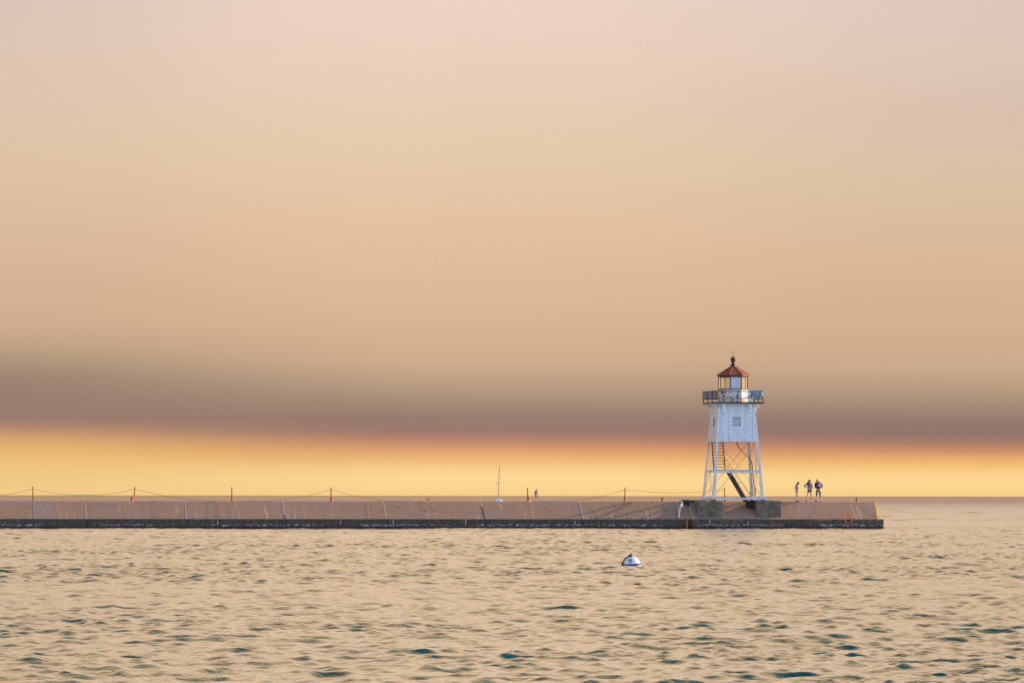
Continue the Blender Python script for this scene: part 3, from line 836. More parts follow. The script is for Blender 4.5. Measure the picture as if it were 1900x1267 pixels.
for i in range(len(pts) - 1):
    p0, p1, p2, p3 = pts[max(i - 1, 0)], pts[i], pts[i + 1], pts[min(i + 2, len(pts) - 1)]
    for k in range(5):
        t = k / 5; sm.append(0.5 * ((2 * p1) + (p2 - p0) * t + (2 * p0 - 5 * p1 + 4 * p2 - p3) * t * t + (3 * p1 - p0 - 3 * p2 + p3) * t ** 3))
sm.append(pts[-1]); q.tube(sm, 0.036, 8); q.build('cable_pipe', M['pipe'], lh)
for a, b in ((P(1316.5, 874, -.6), P(1316.8, 920, -.9)), (P(1405, 835, .9), P(1402.2, 919, .9)), (P(1396.5, 822, 1.0), P(1403, 858, 1.2))):
    q = MB(); q.tube([a, b], 0.013, 5); q.build('guy_cable', M['rail_rust'] if a.x > 1 else M['rod'], lh)
# dark strip standing for the beam's shadow gap, then a short thin plank
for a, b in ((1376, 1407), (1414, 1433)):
    q = MB(); q.box((u_at(a, -1.9), -2.05, 2.037), (u_at(b, -1.9), -1.72, 2.07)); q.build('shade_strip_plank', M['timber'], lh)

# ------------------------------------------------------------------ loose things on the head
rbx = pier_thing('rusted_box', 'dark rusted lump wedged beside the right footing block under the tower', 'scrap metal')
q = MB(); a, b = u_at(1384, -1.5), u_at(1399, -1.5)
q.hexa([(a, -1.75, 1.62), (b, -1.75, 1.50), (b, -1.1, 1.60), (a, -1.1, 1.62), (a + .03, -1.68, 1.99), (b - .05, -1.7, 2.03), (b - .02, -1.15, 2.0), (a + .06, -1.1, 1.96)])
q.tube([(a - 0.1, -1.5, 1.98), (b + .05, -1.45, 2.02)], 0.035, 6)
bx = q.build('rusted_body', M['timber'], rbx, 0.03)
lg = MB()
A, Bp = slope_pt(u_at(1266, -0.7), 1.0, 0.10), slope_pt(u_at(1258.5, -2.7), 0.0, 0.12)
pts = []; rr = []
for k in range(15):
    t = k / 14; p = A.lerp(Bp, t) + Vector((0.03 * math.sin(7 * t + 1), 0, 0.02 * math.sin(11 * t))); pts.append(p)
    rr.append(0.075 + 0.05 * math.sin(math.pi * min(1, t * 1.15)) + 0.018 * math.sin(23 * t))
lg.tube(pts, rr, 10); lgo = lg.build('driftwood_log', M['log'])
lgo.location = (OX, OY, 0); lgo.rotation_euler = (0, 0, THETA)
tag(lgo, 'pale sunlit log leaning down the sloping wall left of the lighthouse footing', 'log')
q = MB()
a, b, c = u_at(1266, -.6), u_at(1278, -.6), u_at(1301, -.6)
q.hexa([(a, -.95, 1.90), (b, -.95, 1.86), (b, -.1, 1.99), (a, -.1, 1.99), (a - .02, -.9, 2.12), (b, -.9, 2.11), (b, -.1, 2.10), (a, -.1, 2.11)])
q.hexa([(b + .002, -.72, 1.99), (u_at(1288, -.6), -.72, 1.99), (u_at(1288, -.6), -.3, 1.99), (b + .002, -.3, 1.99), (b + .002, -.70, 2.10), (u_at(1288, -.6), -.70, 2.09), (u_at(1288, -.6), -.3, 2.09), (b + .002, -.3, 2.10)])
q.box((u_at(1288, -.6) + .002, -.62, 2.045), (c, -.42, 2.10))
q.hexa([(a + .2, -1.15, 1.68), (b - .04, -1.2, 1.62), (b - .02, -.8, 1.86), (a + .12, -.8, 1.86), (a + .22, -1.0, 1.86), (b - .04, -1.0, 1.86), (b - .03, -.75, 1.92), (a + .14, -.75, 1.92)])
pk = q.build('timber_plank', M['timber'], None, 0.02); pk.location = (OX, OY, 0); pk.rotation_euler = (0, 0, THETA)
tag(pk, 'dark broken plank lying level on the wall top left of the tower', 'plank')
q = MB(); u = u_at(1275, -2.95)
q.tube([(u - .03, -2.93, ZL + 0.11), (u - .02, -2.93, 0.3), (u + .01, -2.95, -0.6)], 0.065, 10)
pl = q.build('rusty_pile', M['post'], None); pl.location = (OX, OY, 0); pl.rotation_euler = (0, 0, THETA)
tag(pl, 'short rusty pipe standing in the water against the dark wall', 'pipe')

# posts, chains, bollards
post_px = [(62, 60.7, 904, 929), (248.5, 250.2, 904.5, 929), (430.5, 430, 905, 930), (614, 614.4, 905.5, 930), (979.5, 978.7, 906, 930), (1159, 1159.8, 905.5, 930.5), (1345.2, 1344.2, 905.5, 930)]
post_label = ['leaning orange post nearest the left end of the breakwater', 'bent orange post rising beside a bollard, second from the left',
              'straight orange post standing alone with no chain and no bollard', 'orange post behind a bollard with chains falling to both sides',
              'orange post standing in a bollard just left of the distant grey sail', 'orange post with chains between the sailboat and the lighthouse', 'orange post seen between the legs of the lighthouse']
tips = []
VP = 2.5
for (pb, ptp, yt, yb), lab in zip(post_px, post_label):
    ub = u_at(pb, VP); zt = z_at(ptp, yt, VP); du = u_at(ptp, VP) - ub
    t = pier_thing('fence_post', lab, 'post', 'orange chain posts along the breakwater', (ub, VP, ZT + 0.02)); hgt = zt - ZT - 0.02
    kink = 0.10 * du
    q = MB(); q.tube([(0, 0, 0), (du * 0.25 + kink, 0, hgt * 0.4), (du * 0.8, 0, hgt * 0.75), (du, 0, hgt)], [0.068, 0.052, 0.042, 0.036], 8); q.build('post_shaft', M['post'], t)
    q = MB(); q.lathe([(0.05, -0.02), (0.052, 0.02), (0.03, 0.05)], (du, 0, hgt), 8); q.build('post_cap', M['pipe'], t)
    q = MB(); q.lathe([(0.12, 0.0), (0.12, 0.02), (0.07, 0.05)], (0, 0, 0), 10); q.build('post_foot', M['post'], t)
    tips.append((ub + du, hgt + ZT - 0.08))
def chain(a, b, sag, label, floor=True):
    (ua, za), (ub, zb) = a, b
    q = MB(); pts = []
    for k in range(33):
        t = k / 32; z = za + (zb - za) * t - sag * 4 * t * (1 - t)
        if floor: z = max(z, ZT + 0.045)
        pts.append((ua + (ub - ua) * t, VP, z))
    q.tube(pts, 0.011, 5); o = q.build('chain', M['chain']); o.location = (OX, OY, 0); o.rotation_euler = (0, 0, THETA)
    tag(o, label, 'chain', 'sagging chains between the posts')
chain((tips[0][0] - 7.4, tips[0][1]), tips[0], 0.55, 'chain hanging from the leftmost post towards the picture edge')
chain(tips[0], tips[1], 0.46, 'sagging chain between the two leftmost posts')
chain(tips[1], (tips[2][0] - 1.0, ZT + 0.05), 0.20, 'chain falling from the bent second post down to the wall top')
chain((tips[2][0] + 0.8, ZT + 0.05), tips[3], 0.30, 'chain rising from the wall top to the left side of the fourth post')
chain(tips[3], (u_at(770, VP), ZT + 0.05), 0.28, 'chain falling right from the fourth post where the next is missing')
chain((tips[4][0] + 0.4, ZT + 0.06), tips[5], 0.36, 'chain rising left of the post between the sailboat and lighthouse')
chain(tips[5], tips[6], 0.24, 'long chain from that post to the one behind the lighthouse legs')
for px, w, yt, lab in ((245, 7, 921.8, 'orange bollard leaning at the foot of the bent second post'), (615.5, 6, 923, 'orange bollard in front of the post with chains to both sides'),
                   (980.5, 7.2, 920.5, 'tall orange bollard under the post beside the distant grey sail'), (1229.5, 6, 922.5, 'orange bollard standing alone just left of the lighthouse'),
                   (1589.8, 6, 922.8, 'orange bollard standing alone near the right end')):
    v = 1.3; u = u_at(px, v); hgt = z_at(px, yt, v) - ZT - 0.02; r = w / 50.0
    t = pier_thing('bollard', lab, 'bollard', 'orange bollards on the breakwater', (u, v, ZT + 0.02))
    q = MB(); q.lathe([(r * 0.9, 0.0), (r * 0.86, 0.03), (r * 0.78, hgt * 0.25), (r * 0.78, hgt * 0.66)], n=14); q.build('bollard_body', M['bollard'], t)
    q = MB(); q.lathe([(r * 0.80, hgt * 0.66), (r * 1.02, hgt * 0.74), (r * 1.04, hgt * 0.9), (r * 0.9, hgt)], n=14); q.build('bollard_cap', M['bollard'], t)

# ladder at the head
lad = pier_thing('water_ladder', 'bright orange ladder hooked over the dark wall right of the lighthouse', 'ladder')
for px in (1568.3, 1580.3):
    q = MB(); u = u_at(px, -3.1); zt = z_at(px, 945.5, -3.1)
    pts = [(u, -3.12, z_at(px, 973, -3.1)), (u, -3.12, ZL), (u, -3.12, zt - 0.12)]
    for k in range(7):
        a = math.pi * k / 6; pts.append((u, -2.97 - 0.15 * math.cos(a), zt - 0.10 + 0.10 * math.sin(a)))
    pts.append((u, -2.78, ZL + 0.25)); pts.append((u, -2.78, ZL))
    q.tube(pts, 0.033, 8); q.build('ladder_rail', M['ladder'], lad)
for py in (969.2,):
    q = MB(); q.tube([(u_at(1568.3, -3.1), -3.12, z_at(1574, py, -3.1)), (u_at(1580.3, -3.1), -3.12, z_at(1574, py, -3.1))], 0.022, 8); q.build('rung', M['ladder'], lad)
for z in (-0.15,):
    q = MB(); q.tube([(u_at(1568.3, -3.1), -3.12, z), (u_at(1580.3, -3.1), -3.12, z)], 0.022, 8); q.build('rung', M['ladder'], lad)
# ------------------------------------------------------------------ people
M['skin'] = simple_mat('skin', (0.66, 0.37, 0.27), 0.6, 0.10, 6)
M['hair_brown'] = simple_mat('brown_hair', (0.10, 0.042, 0.022), 0.6, 0.35, 14)
M['hair_fair'] = simple_mat('fair_hair', (0.38, 0.26, 0.14), 0.6, 0.25, 14)
M['grey_shirt'] = simple_mat('grey_shirt', (0.27, 0.26, 0.28), 0.9, 0.15, 8)
M['pale_sleeve'] = simple_mat('pale_sleeve', (0.62, 0.60, 0.64), 0.9, 0.10, 8)
M['blue_sweater'] = simple_mat('grey_blue_sweater', (0.24, 0.28, 0.36), 0.9, 0.15, 8)
M['navy_shorts'] = simple_mat('navy_shorts', (0.06, 0.075, 0.13), 0.9, 0.2, 8)
M['black_shorts'] = simple_mat('black_shorts', (0.012, 0.011, 0.014), 0.9, 0.3, 8)
M['dark_jacket'] = simple_mat('dark_jacket', (0.03, 0.02, 0.045), 0.85, 0.3, 8)
M['lilac_top'] = simple_mat('lilac_top', (0.48, 0.36, 0.62), 0.9, 0.1, 8)
M['legging'] = simple_mat('slate_leggings', (0.085, 0.10, 0.155), 0.9, 0.2, 8)
M['shoe'] = simple_mat('dark_shoe', (0.035, 0.025, 0.03), 0.7, 0.3, 8)
M['shoe_white'] = simple_mat('white_shoe', (0.60, 0.58, 0.64), 0.7, 0.15, 8)
M['purple_pack'] = simple_mat('purple_backpack_cloth', (0.24, 0.14, 0.48), 0.8, 0.25, 9)
M['pack_dark'] = simple_mat('dark_backpack_strap', (0.03, 0.02, 0.045), 0.8, 0.25, 9)
M['maroon'] = simple_mat('maroon_hood', (0.12, 0.02, 0.03), 0.8, 0.25, 9)
M['eye'] = simple_mat('eye', (0.02, 0.015, 0.012), 0.3, 0.1, 9)


def skin_mesh(chains, sub=2):
    """Grow one continuous surface over joint chains: each chain is [(x,y,z,r), ...]; equal points are welded into one joint."""
    key = {}; vs = []; rs = []; es = []
    for ch in chains:
        prev = None
        for x, y, z, r in ch:
            k = (round(x, 4), round(y, 4), round(z, 4))
            if k not in key: key[k] = len(vs); vs.append((x, y, z)); rs.append(r)
            i = key[k]
            if prev is not None and prev != i: es.append((prev, i))
            prev = i
    me = bpy.data.meshes.new('skin'); me.from_pydata(vs, es, [])
    o = bpy.data.objects.new('skin', me); COL.objects.link(o)
    md = o.modifiers.new('s', 'SKIN'); md.use_smooth_shade = True
    sd = o.modifiers.new('ss', 'SUBSURF'); sd.levels = sub; sd.render_levels = sub
    for i, r in enumerate(rs):
        d = me.skin_vertices[0].data[i]; d.radius = (r, r); d.use_root = (i == 0)
    dg = bpy.context.evaluated_depsgraph_get()
    out = bpy.data.meshes.new_from_object(o.evaluated_get(dg))
    bpy.data.objects.remove(o); bpy.data.meshes.remove(me)
    return out


def merge(name, meshes, mat, parent):
    bm = bmesh.new()
    for m_ in meshes: bm.from_mesh(m_)
    me = bpy.data.meshes.new(name); bm.to_mesh(me); bm.free()
    for p_ in me.polygons: p_.use_smooth = True
    me.materials.clear(); me.materials.append(mat)
    o = bpy.data.objects.new(name, me); COL.objects.link(o); o.parent = parent
    return o


def ellipsoid(c, r, rot=None, n=16):
    bm = bmesh.new(); bmesh.ops.create_uvsphere(bm, u_segments=n, v_segments=n // 2 + 2, radius=1.0)
    mt = Matrix.Translation(Vector(c)) @ (rot.to_4x4() if rot else Matrix.Identity(4)) @ Matrix.Diagonal((*r, 1))
    bmesh.ops.transform(bm, matrix=mt, verts=bm.verts); me = bpy.data.meshes.new('e'); bm.to_mesh(me); bm.free(); return me


def hand(wrist, dirv, side, curl=0.5):
    """Palm plus four unequal bent fingers and a thumb as chains."""
    w = Vector(wrist); d = Vector(dirv).normalized(); s = Vector(side); s = (s - d * s.dot(d)).normalized(); nrm = d.cross(s)
    chains = [[(*w, 0.026), (*(w + d * 0.045), 0.032), (*(w + d * 0.085), 0.030)]]
    for i, L in enumerate((0.075, 0.085, 0.080, 0.062)):
        o = w + d * 0.080 + s * (0.027 - 0.018 * i)
        a = o + d * L * 0.5 + nrm * L * 0.12 * curl; b = a + d * L * 0.32 + nrm * L * 0.45 * curl; c = b + d * L * 0.10 + nrm * L * 0.40 * curl
        chains.append([(*o, 0.0095), (*a, 0.009), (*b, 0.0085), (*c, 0.007)])
    o = w + d * 0.03 + s * 0.028
    chains.append([(*o, 0.012), (*(o + d * 0.03 + s * 0.025), 0.011), (*(o + d * 0.06 + s * 0.030), 0.009)])
    return chains


def person(name_label, px, v, H, J, face, mats, group='people standing on the breakwater', depth=None):
    """J holds joints for a figure 1.65 m tall, x to the right, y away from the camera, z up."""
    k = H / 1.65
    u = u_at(px, v)
    t = thing('person', name_label, 'person', (OX + u * CT - v * ST, OY + u * ST + v * CT, ZT + 0.026), 0.0, group)
    def S(ch): return [tuple(c * k for c in q) for q in ch]
    hd = Vector(J['head']); fdir = Vector((math.cos(face[0]) * math.cos(face[1]), math.sin(face[0]) * math.cos(face[1]), math.sin(face[1])))
    sd = Vector((-math.sin(face[0]), math.cos(face[0]), 0)); upv = sd.cross(fdir) * -1
    if upv.z < 0: upv = -upv
    pel = (*J['pelvis'], 0.115); ch_ = (*J['chest'], 0.12); wa = (*J['waist'], 0.10); nk = (*J['neck'], 0.05)
    shl, shr = J['shl'], J['shr']
    body = [[pel, wa, ch_, nk, (*(hd - upv * 0.06 - fdir * 0.01), 0.060), (*(hd + upv * 0.03), 0.084), (*(hd + upv * 0.085 - fdir * 0.01), 0.052)]]
    for s_, el, wr in ((shl, J['ell'], J['wrl']), (shr, J['elr'], J['wrr'])):
        body.append([ch_, (*s_, 0.052), (*el, 0.037), (*wr, 0.026)])
    for hp, kn, an, toe in ((J['hipl'], J['knl'], J['anl'], J['toel']), (J['hipr'], J['knr'], J['anr'], J['toer'])):
        mid = tuple((a * 0.55 + b * 0.45) for a, b in zip(kn, an))
        body.append([pel, (*hp, 0.082), (*kn, 0.052), (*mid, 0.050), (*an, 0.033), (*toe, 0.028)])
    parts = [skin_mesh([S(c) for c in body], 2)]
    for wr, el, sdv in ((J['wrl'], J['ell'], J.get('sl', (1, 0, 0))), (J['wrr'], J['elr'], J.get('sr', (-1, 0, 0)))):
        dd = J.get('hdl') if wr is J['wrl'] else J.get('hdr')
        dd = Vector(dd) if dd else Vector(wr) - Vector(el)
        for c in hand(wr, dd, sdv): parts.append(skin_mesh([S(c)], 1))
    # nose and ears belong to the head
    parts.append(ellipsoid((hd + fdir * 0.088 - upv * 0.012) * k, (0.012 * k, 0.012 * k, 0.02 * k)))
    for s_ in (-1, 1): parts.append(ellipsoid((hd + sd * 0.080 * s_ - upv * 0.01) * k, (0.018 * k, 0.012 * k, 0.028 * k)))
    merge('body', parts, mats['skin'], t)
    for s_ in (-1, 1):
        merge('eye', [ellipsoid((hd + fdir * 0.078 + sd * 0.030 * s_ + upv * 0.012) * k, (0.010 * k,) * 3, None, 8)], M['eye'], t)
    merge('mouth', [ellipsoid((hd + fdir * 0.074 - upv * 0.048) * k, (0.012 * k, 0.018 * k, 0.006 * k), None, 8)], M['maroon'], t)
    return t, k, S, hd, fdir, sd, upv


def g_(j, r): return (*j, r)


def lerp3(a, b, t): return tuple(x + (y - x) * t for x, y in zip(a, b))


# --- girl in profile, head bowed, hand on hip
J = dict(pelvis=(0, 0, 0.86), waist=(-0.01, 0, 1.00), chest=(0.02, 0, 1.20), neck=(0.08, 0, 1.40), head=(0.145, 0, 1.505),
         shl=(0.05, 0.15, 1.33), shr=(0.02, -0.15, 1.33), ell=(-0.17, 0.22, 1.17), wrl=(0.0, 0.16, 0.98), elr=(-0.22, -0.23, 1.15), wrr=(-0.02, -0.19, 0.98),
         hipl=(0.01, 0.085, 0.82), hipr=(0.0, -0.085, 0.82), knl=(0.10, 0.10, 0.45), knr=(-0.01, -0.10, 0.46), anl=(0.07, 0.11, 0.075), anr=(-0.05, -0.11, 0.075),
         toel=(0.20, 0.12, 0.03), toer=(0.07, -0.12, 0.03), sl=(0, 0, 1), sr=(0, 0, 1), hdl=(0.6, 0.1, -0.5), hdr=(0.6, 0.1, -0.5))
MS = dict(skin=M['skin'])
t, k, S, hd, fd, sd_, up_ = person('girl in profile with bowed head, grey shirt and navy shorts, hand on hip', 1478.2, -0.15, 1.49, J, (R(5), R(-32)), MS)
merge('shirt', [skin_mesh([S([g_((0, 0, .90), .140), g_(J['waist'], .132), g_(J['chest'], .150), g_((.06, 0, 1.35), .075)]), S([g_(J['chest'], .140), g_(J['shl'], .068), g_(lerp3(J['shl'], J['ell'], .5), .054)]), S([g_(J['chest'], .140), g_(J['shr'], .068), g_(lerp3(J['shr'], J['elr'], .5), .054)])])], M['grey_shirt'], t)
merge('sleeve', [skin_mesh([S([g_(lerp3(J['shr'], J['elr'], .45), .062), g_(J['elr'], .052), g_(lerp3(J['elr'], J['wrr'], .9), .040)])])], M['pale_sleeve'], t)
merge('sleeve', [skin_mesh([S([g_(lerp3(J['shl'], J['ell'], .45), .062), g_(J['ell'], .052), g_(lerp3(J['ell'], J['wrl'], .9), .040)])])], M['pale_sleeve'], t)
merge('shorts', [skin_mesh([S([g_((0, 0, .92), .128), g_(J['pelvis'], .142), g_(J['hipl'], .110), g_(lerp3(J['hipl'], J['knl'], .32), .092)]), S([g_(J['pelvis'], .142), g_(J['hipr'], .110), g_(lerp3(J['hipr'], J['knr'], .32), .092)])])], M['navy_shorts'], t)
merge('hair', [ellipsoid((hd - fd * .022 + up_ * .028) * k, (.098 * k, .097 * k, .100 * k)),
               skin_mesh([S([g_((.09, 0, 1.53), .085), g_((.02, 0, 1.43), .075), g_((-.05, 0, 1.32), .062), g_((-.11, 0, 1.20), .042), g_((-.14, 0, 1.12), .018)])])], M['hair_brown'], t)
for a, b in ((J['anl'], J['toel']), (J['anr'], J['toer'])):
    merge('shoe', [skin_mesh([S([g_((a[0] - .05, a[1], .035), .036), g_((a[0], a[1], .045), .042), g_((b[0], b[1], .032), .034), g_((b[0] + .03, b[1], .028), .022)])])], M['shoe'], t)

# --- long-haired young woman seen from behind, left hand on hip
J = dict(pelvis=(0.02, 0, 0.89), waist=(0.0, 0, 1.03), chest=(-0.01, 0, 1.24), neck=(0.0, 0.02, 1.44), head=(0.035, 0.05, 1.545),
         shl=(-0.165, 0, 1.37), shr=(0.15, 0, 1.37), ell=(-0.40, -0.06, 1.20), wrl=(-0.175, 0.02, 1.02), elr=(0.21, 0.03, 1.10), wrr=(0.19, 0.08, 0.90),
         hipl=(-0.075, 0, 0.85), hipr=(0.105, 0, 0.85), knl=(-0.125, 0.02, 0.48), knr=(0.14, 0.02, 0.48), anl=(-0.20, 0, 0.075), anr=(0.15, 0, 0.075),
         toel=(-0.24, 0.12, 0.03), toer=(0.21, 0.10, 0.03), sl=(0, 0, 1), sr=(0, 1, 0), hdl=(0.7, 0.2, -0.3))
t, k, S, hd, fd, sd_, up_ = person('long-haired young woman seen from behind in grey-blue top and black shorts, elbow out', 1501.5, 0.0, 1.63, J, (R(55), R(-18)), MS)
merge('sweater', [skin_mesh([S([g_((.02, 0, .93), .150), g_(J['waist'], .140), g_(J['chest'], .158), g_((0, .01, 1.40), .080)]), S([g_(J['chest'], .158), g_(J['shl'], .072), g_(J['ell'], .060), g_(lerp3(J['ell'], J['wrl'], .85), .046)]), S([g_(J['chest'], .158), g_(J['shr'], .076), g_(J['elr'], .064), g_(lerp3(J['elr'], J['wrr'], .85), .046)])])], M['blue_sweater'], t)
merge('shorts', [skin_mesh([S([g_((.02, 0, .95), .135), g_((.02, 0, .89), .150), g_(J['hipl'], .112), g_(lerp3(J['hipl'], J['knl'], .33), .098)]), S([g_((.02, 0, .89), .150), g_(J['hipr'], .112), g_(lerp3(J['hipr'], J['knr'], .33), .098)])])], M['black_shorts'], t)
merge('hair', [ellipsoid((hd - fd * .022 + up_ * .025) * k, (.100 * k, .100 * k, .102 * k)),
               skin_mesh([S([g_((.0, .0, 1.53), .088), g_((-.05, -.06, 1.42), .092), g_((-.09, -.13, 1.29), .088), g_((-.10, -.15, 1.18), .060), g_((-.10, -.15, 1.10), .025)]),
                          S([g_((-.05, -.06, 1.42), .092), g_((-.13, -.08, 1.45), .030), g_((-.20, -.09, 1.46), .010)])])], M['hair_brown'], t)
for a, b, mm in ((J['anl'], J['toel'], 'shoe'), (J['anr'], J['toer'], 'shoe_white')):
    o = merge('shoe', [skin_mesh([S([g_((a[0] - .01, a[1] - .05, .035), .038), g_((a[0], a[1], .045), .044), g_((b[0], b[1], .032), .036), g_((b[0] + .01, b[1] + .03, .028), .022)])])], M[mm], t)

# --- walker with a purple backpack seen from behind
J = dict(pelvis=(0.0, 0, 0.90), waist=(-0.01, 0, 1.04), chest=(-0.02, 0, 1.25), neck=(-0.055, 0.02, 1.45), head=(-0.075, 0.03, 1.555),
         shl=(-0.19, 0.02, 1.38), shr=(0.15, 0.02, 1.38), ell=(-0.21, 0.06, 1.12), wrl=(-0.12, 0.17, 0.99), elr=(0.33, 0.05, 1.17), wrr=(0.18, 0.15, 1.04),
         hipl=(-0.09, 0, 0.86), hipr=(0.10, 0, 0.86), knl=(-0.11, 0.02, 0.48), knr=(0.15, 0.02, 0.48), anl=(-0.115, 0, 0.075), anr=(0.17, 0, 0.075),
         toel=(-0.24, 0.06, 0.03), toer=(0.18, 0.12, 0.03), sl=(0, 0, 1), sr=(0, 0, 1))
t, k, S, hd, fd, sd_, up_ = person('fair-haired walker seen from behind in dark jacket and cropped slate leggings', 1518.0, 0.1, 1.66, J, (R(100), R(-8)), MS)
merge('lilac_top', [skin_mesh([S([g_((0, 0, .89), .152), g_((0, 0, .95), .150), g_((0, 0, 1.05), .138)])])], M['lilac_top'], t)
merge('jacket', [skin_mesh([S([g_((-.01, 0, 1.0), .158), g_((-.01, 0, 1.10), .155), g_(J['chest'], .168), g_((-.05, .01, 1.42), .080)]), S([g_(J['chest'], .168), g_(J['shl'], .080), g_(J['ell'], .066), g_(lerp3(J['ell'], J['wrl'], .9), .050)]), S([g_(J['chest'], .168), g_(J['shr'], .080), g_(J['elr'], .064), g_(lerp3(J['elr'], J['wrr'], .9), .050)])])], M['dark_jacket'], t)
merge('leggings', [skin_mesh([S([g_((0, 0, .94), .130), g_(J['pelvis'], .140), g_(J['hipl'], .100), g_(J['knl'], .066), g_(lerp3(J['knl'], J['anl'], .22), .062)]), S([g_(J['pelvis'], .140), g_(J['hipr'], .100), g_(J['knr'], .066), g_(lerp3(J['knr'], J['anr'], .36), .062)])])], M['legging'], t)
merge('hair', [ellipsoid((hd - fd * .018 + up_ * .022) * k, (.097 * k, .097 * k, .099 * k)), skin_mesh([S([g_((-.07, .0, 1.54), .075), g_((-.065, -.03, 1.46), .060), g_((-.06, -.03, 1.42), .03)])])], M['hair_fair'], t)
for a, b in ((J['anl'], J['toel']), (J['anr'], J['toer'])):
    dxx, dyy = b[0] - a[0], b[1] - a[1]
    merge('shoe', [skin_mesh([S([g_((a[0] - dxx * .35, a[1] - dyy * .35, .035), .038), g_((a[0], a[1], .045), .044), g_((b[0], b[1], .032), .036), g_((b[0] + dxx * .2, b[1] + dyy * .2, .028), .022)])])], M['shoe'], t)
base = t.location
bp = thing('backpack', 'purple backpack worn by the fair-haired walker', 'backpack', (base.x + 0.045, base.y - 0.17, base.z + 1.02), 0.0)
merge('pack_body', [skin_mesh([[(0, 0, 0.06, .13), (0, -.03, .20, .155), (0, -.02, .34, .13), (-.01, 0, .44, .07)]])], M['purple_pack'], bp)
merge('front_pocket', [skin_mesh([[(0.0, -.15, .08, .07), (0.0, -.165, .17, .075), (0, -.15, .24, .05)]])], M['lilac_top'], bp)
merge('pack_bottom', [ellipsoid((0, -0.01, 0.0), (0.155, 0.12, 0.06))], M['pack_dark'], bp)
merge('strap', [skin_mesh([[(-.08, .04, .42, .022), (-.10, .16, .44, .022), (-.12, .30, .34, .022), (-.14, .33, .15, .020), (-.13, .20, .0, .020)]])], M['pack_dark'], bp)
merge('strap', [skin_mesh([[(.06, .04, .42, .022), (.08, .16, .44, .022), (.10, .30, .34, .022), (.12, .33, .15, .020), (.12, .20, .0, .020)]])], M['pack_dark'], bp)
merge('hood', [ellipsoid((0.0, 0.03, 0.455), (0.065, 0.06, 0.055))], M['maroon'], bp)

# ------------------------------------------------------------------ mooring buoy
M['buoy_white'] = simple_mat('buoy_white_plastic', (0.80, 0.80, 0.82), 0.35, 0.05, 6)
M['buoy_blue'] = simple_mat('buoy_blue_band', (0.004, 0.022, 0.24), 0.8, 0.1, 6)
M['buoy_ink'] = simple_mat('buoy_lettering_ink', (0.02, 0.07, 0.11), 0.6, 0.2, 9)
M['weedy'] = simple_mat('weedy_dark_rope', (0.035, 0.022, 0.024), 0.9, 0.5, 30)
YB = EYE * F / (1049.3 - HY); XB = (1172.3 - CX) / F * YB; RB = 0.308
near = WCO[(np.abs(WCO[:, 0] - XB) < 0.32) & (np.abs(WCO[:, 1] - YB + 0.15) < 0.35)]
ZW = float(np.percentile(near[:, 2], 90))
by = thing('mooring_buoy', 'white mooring buoy with a blue band and dark lettering, floating before the breakwater', 'buoy', (XB, YB, ZW + 0.035), 0.0)
by.rotation_euler = (R(4), R(-3.0), 0)
q = MB(); q.lathe([(max(0.004, RB * math.sin(R(a))), -RB * math.cos(R(a))) for a in range(0, 181, 6)], n=40); q.build('buoy_float', M['buoy_white'], by)
q = MB()
prof_b = []
for zz, ex in ((0.006, -0.002), (0.014, 0.006), (0.070, 0.006), (0.078, -0.002)):
    rr_ = math.sqrt(RB * RB - zz * zz) + ex; prof_b.append((rr_, zz))
q.lathe(prof_b, n=48); q.build('blue_band', M['buoy_blue'], by)
def on_ball(cx, cz):
    def f(x, y):
        a = (cx + x) / RB; b = (cz + y) / RB
        d = Vector((math.sin(a) * math.cos(b), -math.cos(a) * math.cos(b), math.sin(b)))
        return d * (RB + 0.004)
    return f
text_mesh('GMMA', 0.095, 0, 0, 0, by, M['buoy_ink'], 'lettering', 0.004, 0.22, on_ball(-0.065, 0.225))
text_mesh('24', 0.095, 0, 0, 0, by, M['buoy_ink'], 'lettering', 0.004, 0.105, on_ball(-0.060, 0.135))
q = MB(); pts = []; rr = []
for i in range(22):
    a = R(4 + i * 4.4); pts.append((-(RB + 0.018) * math.sin(a), -0.03 - 0.03 * math.sin(a), (RB + 0.018) * math.cos(a) + 0.004 * math.sin(i * 2.3))); rr.append(0.021 + 0.004 * math.sin(i * 1.9))
q.tube(pts, rr, 8); q.build('pickup_rope', M['weedy'], by)
q = MB(); q.lathe([(0.05, RB - 0.012), (0.045, RB + 0.02), (0.02, RB + 0.03), (0.018, RB + 0.07)], n=14)
for i in range(12):
    a0_, a1_ = R(i * 30), R(i * 30 + 30)
    q.tube([(0.035 * math.cos(a0_) - 0.01, 0, RB + 0.075 + 0.035 * math.sin(a0_)), (0.035 * math.cos(a1_) - 0.01, 0, RB + 0.075 + 0.035 * math.sin(a1_))], 0.012, 6, False)
q.tube([(-0.10, -0.02, RB - 0.01), (-0.06, -0.02, RB + 0.035), (-0.01, -0.02, RB + 0.05)], [0.02, 0.03, 0.03], 8)
q.build('mooring_eye', M['weedy'], by)

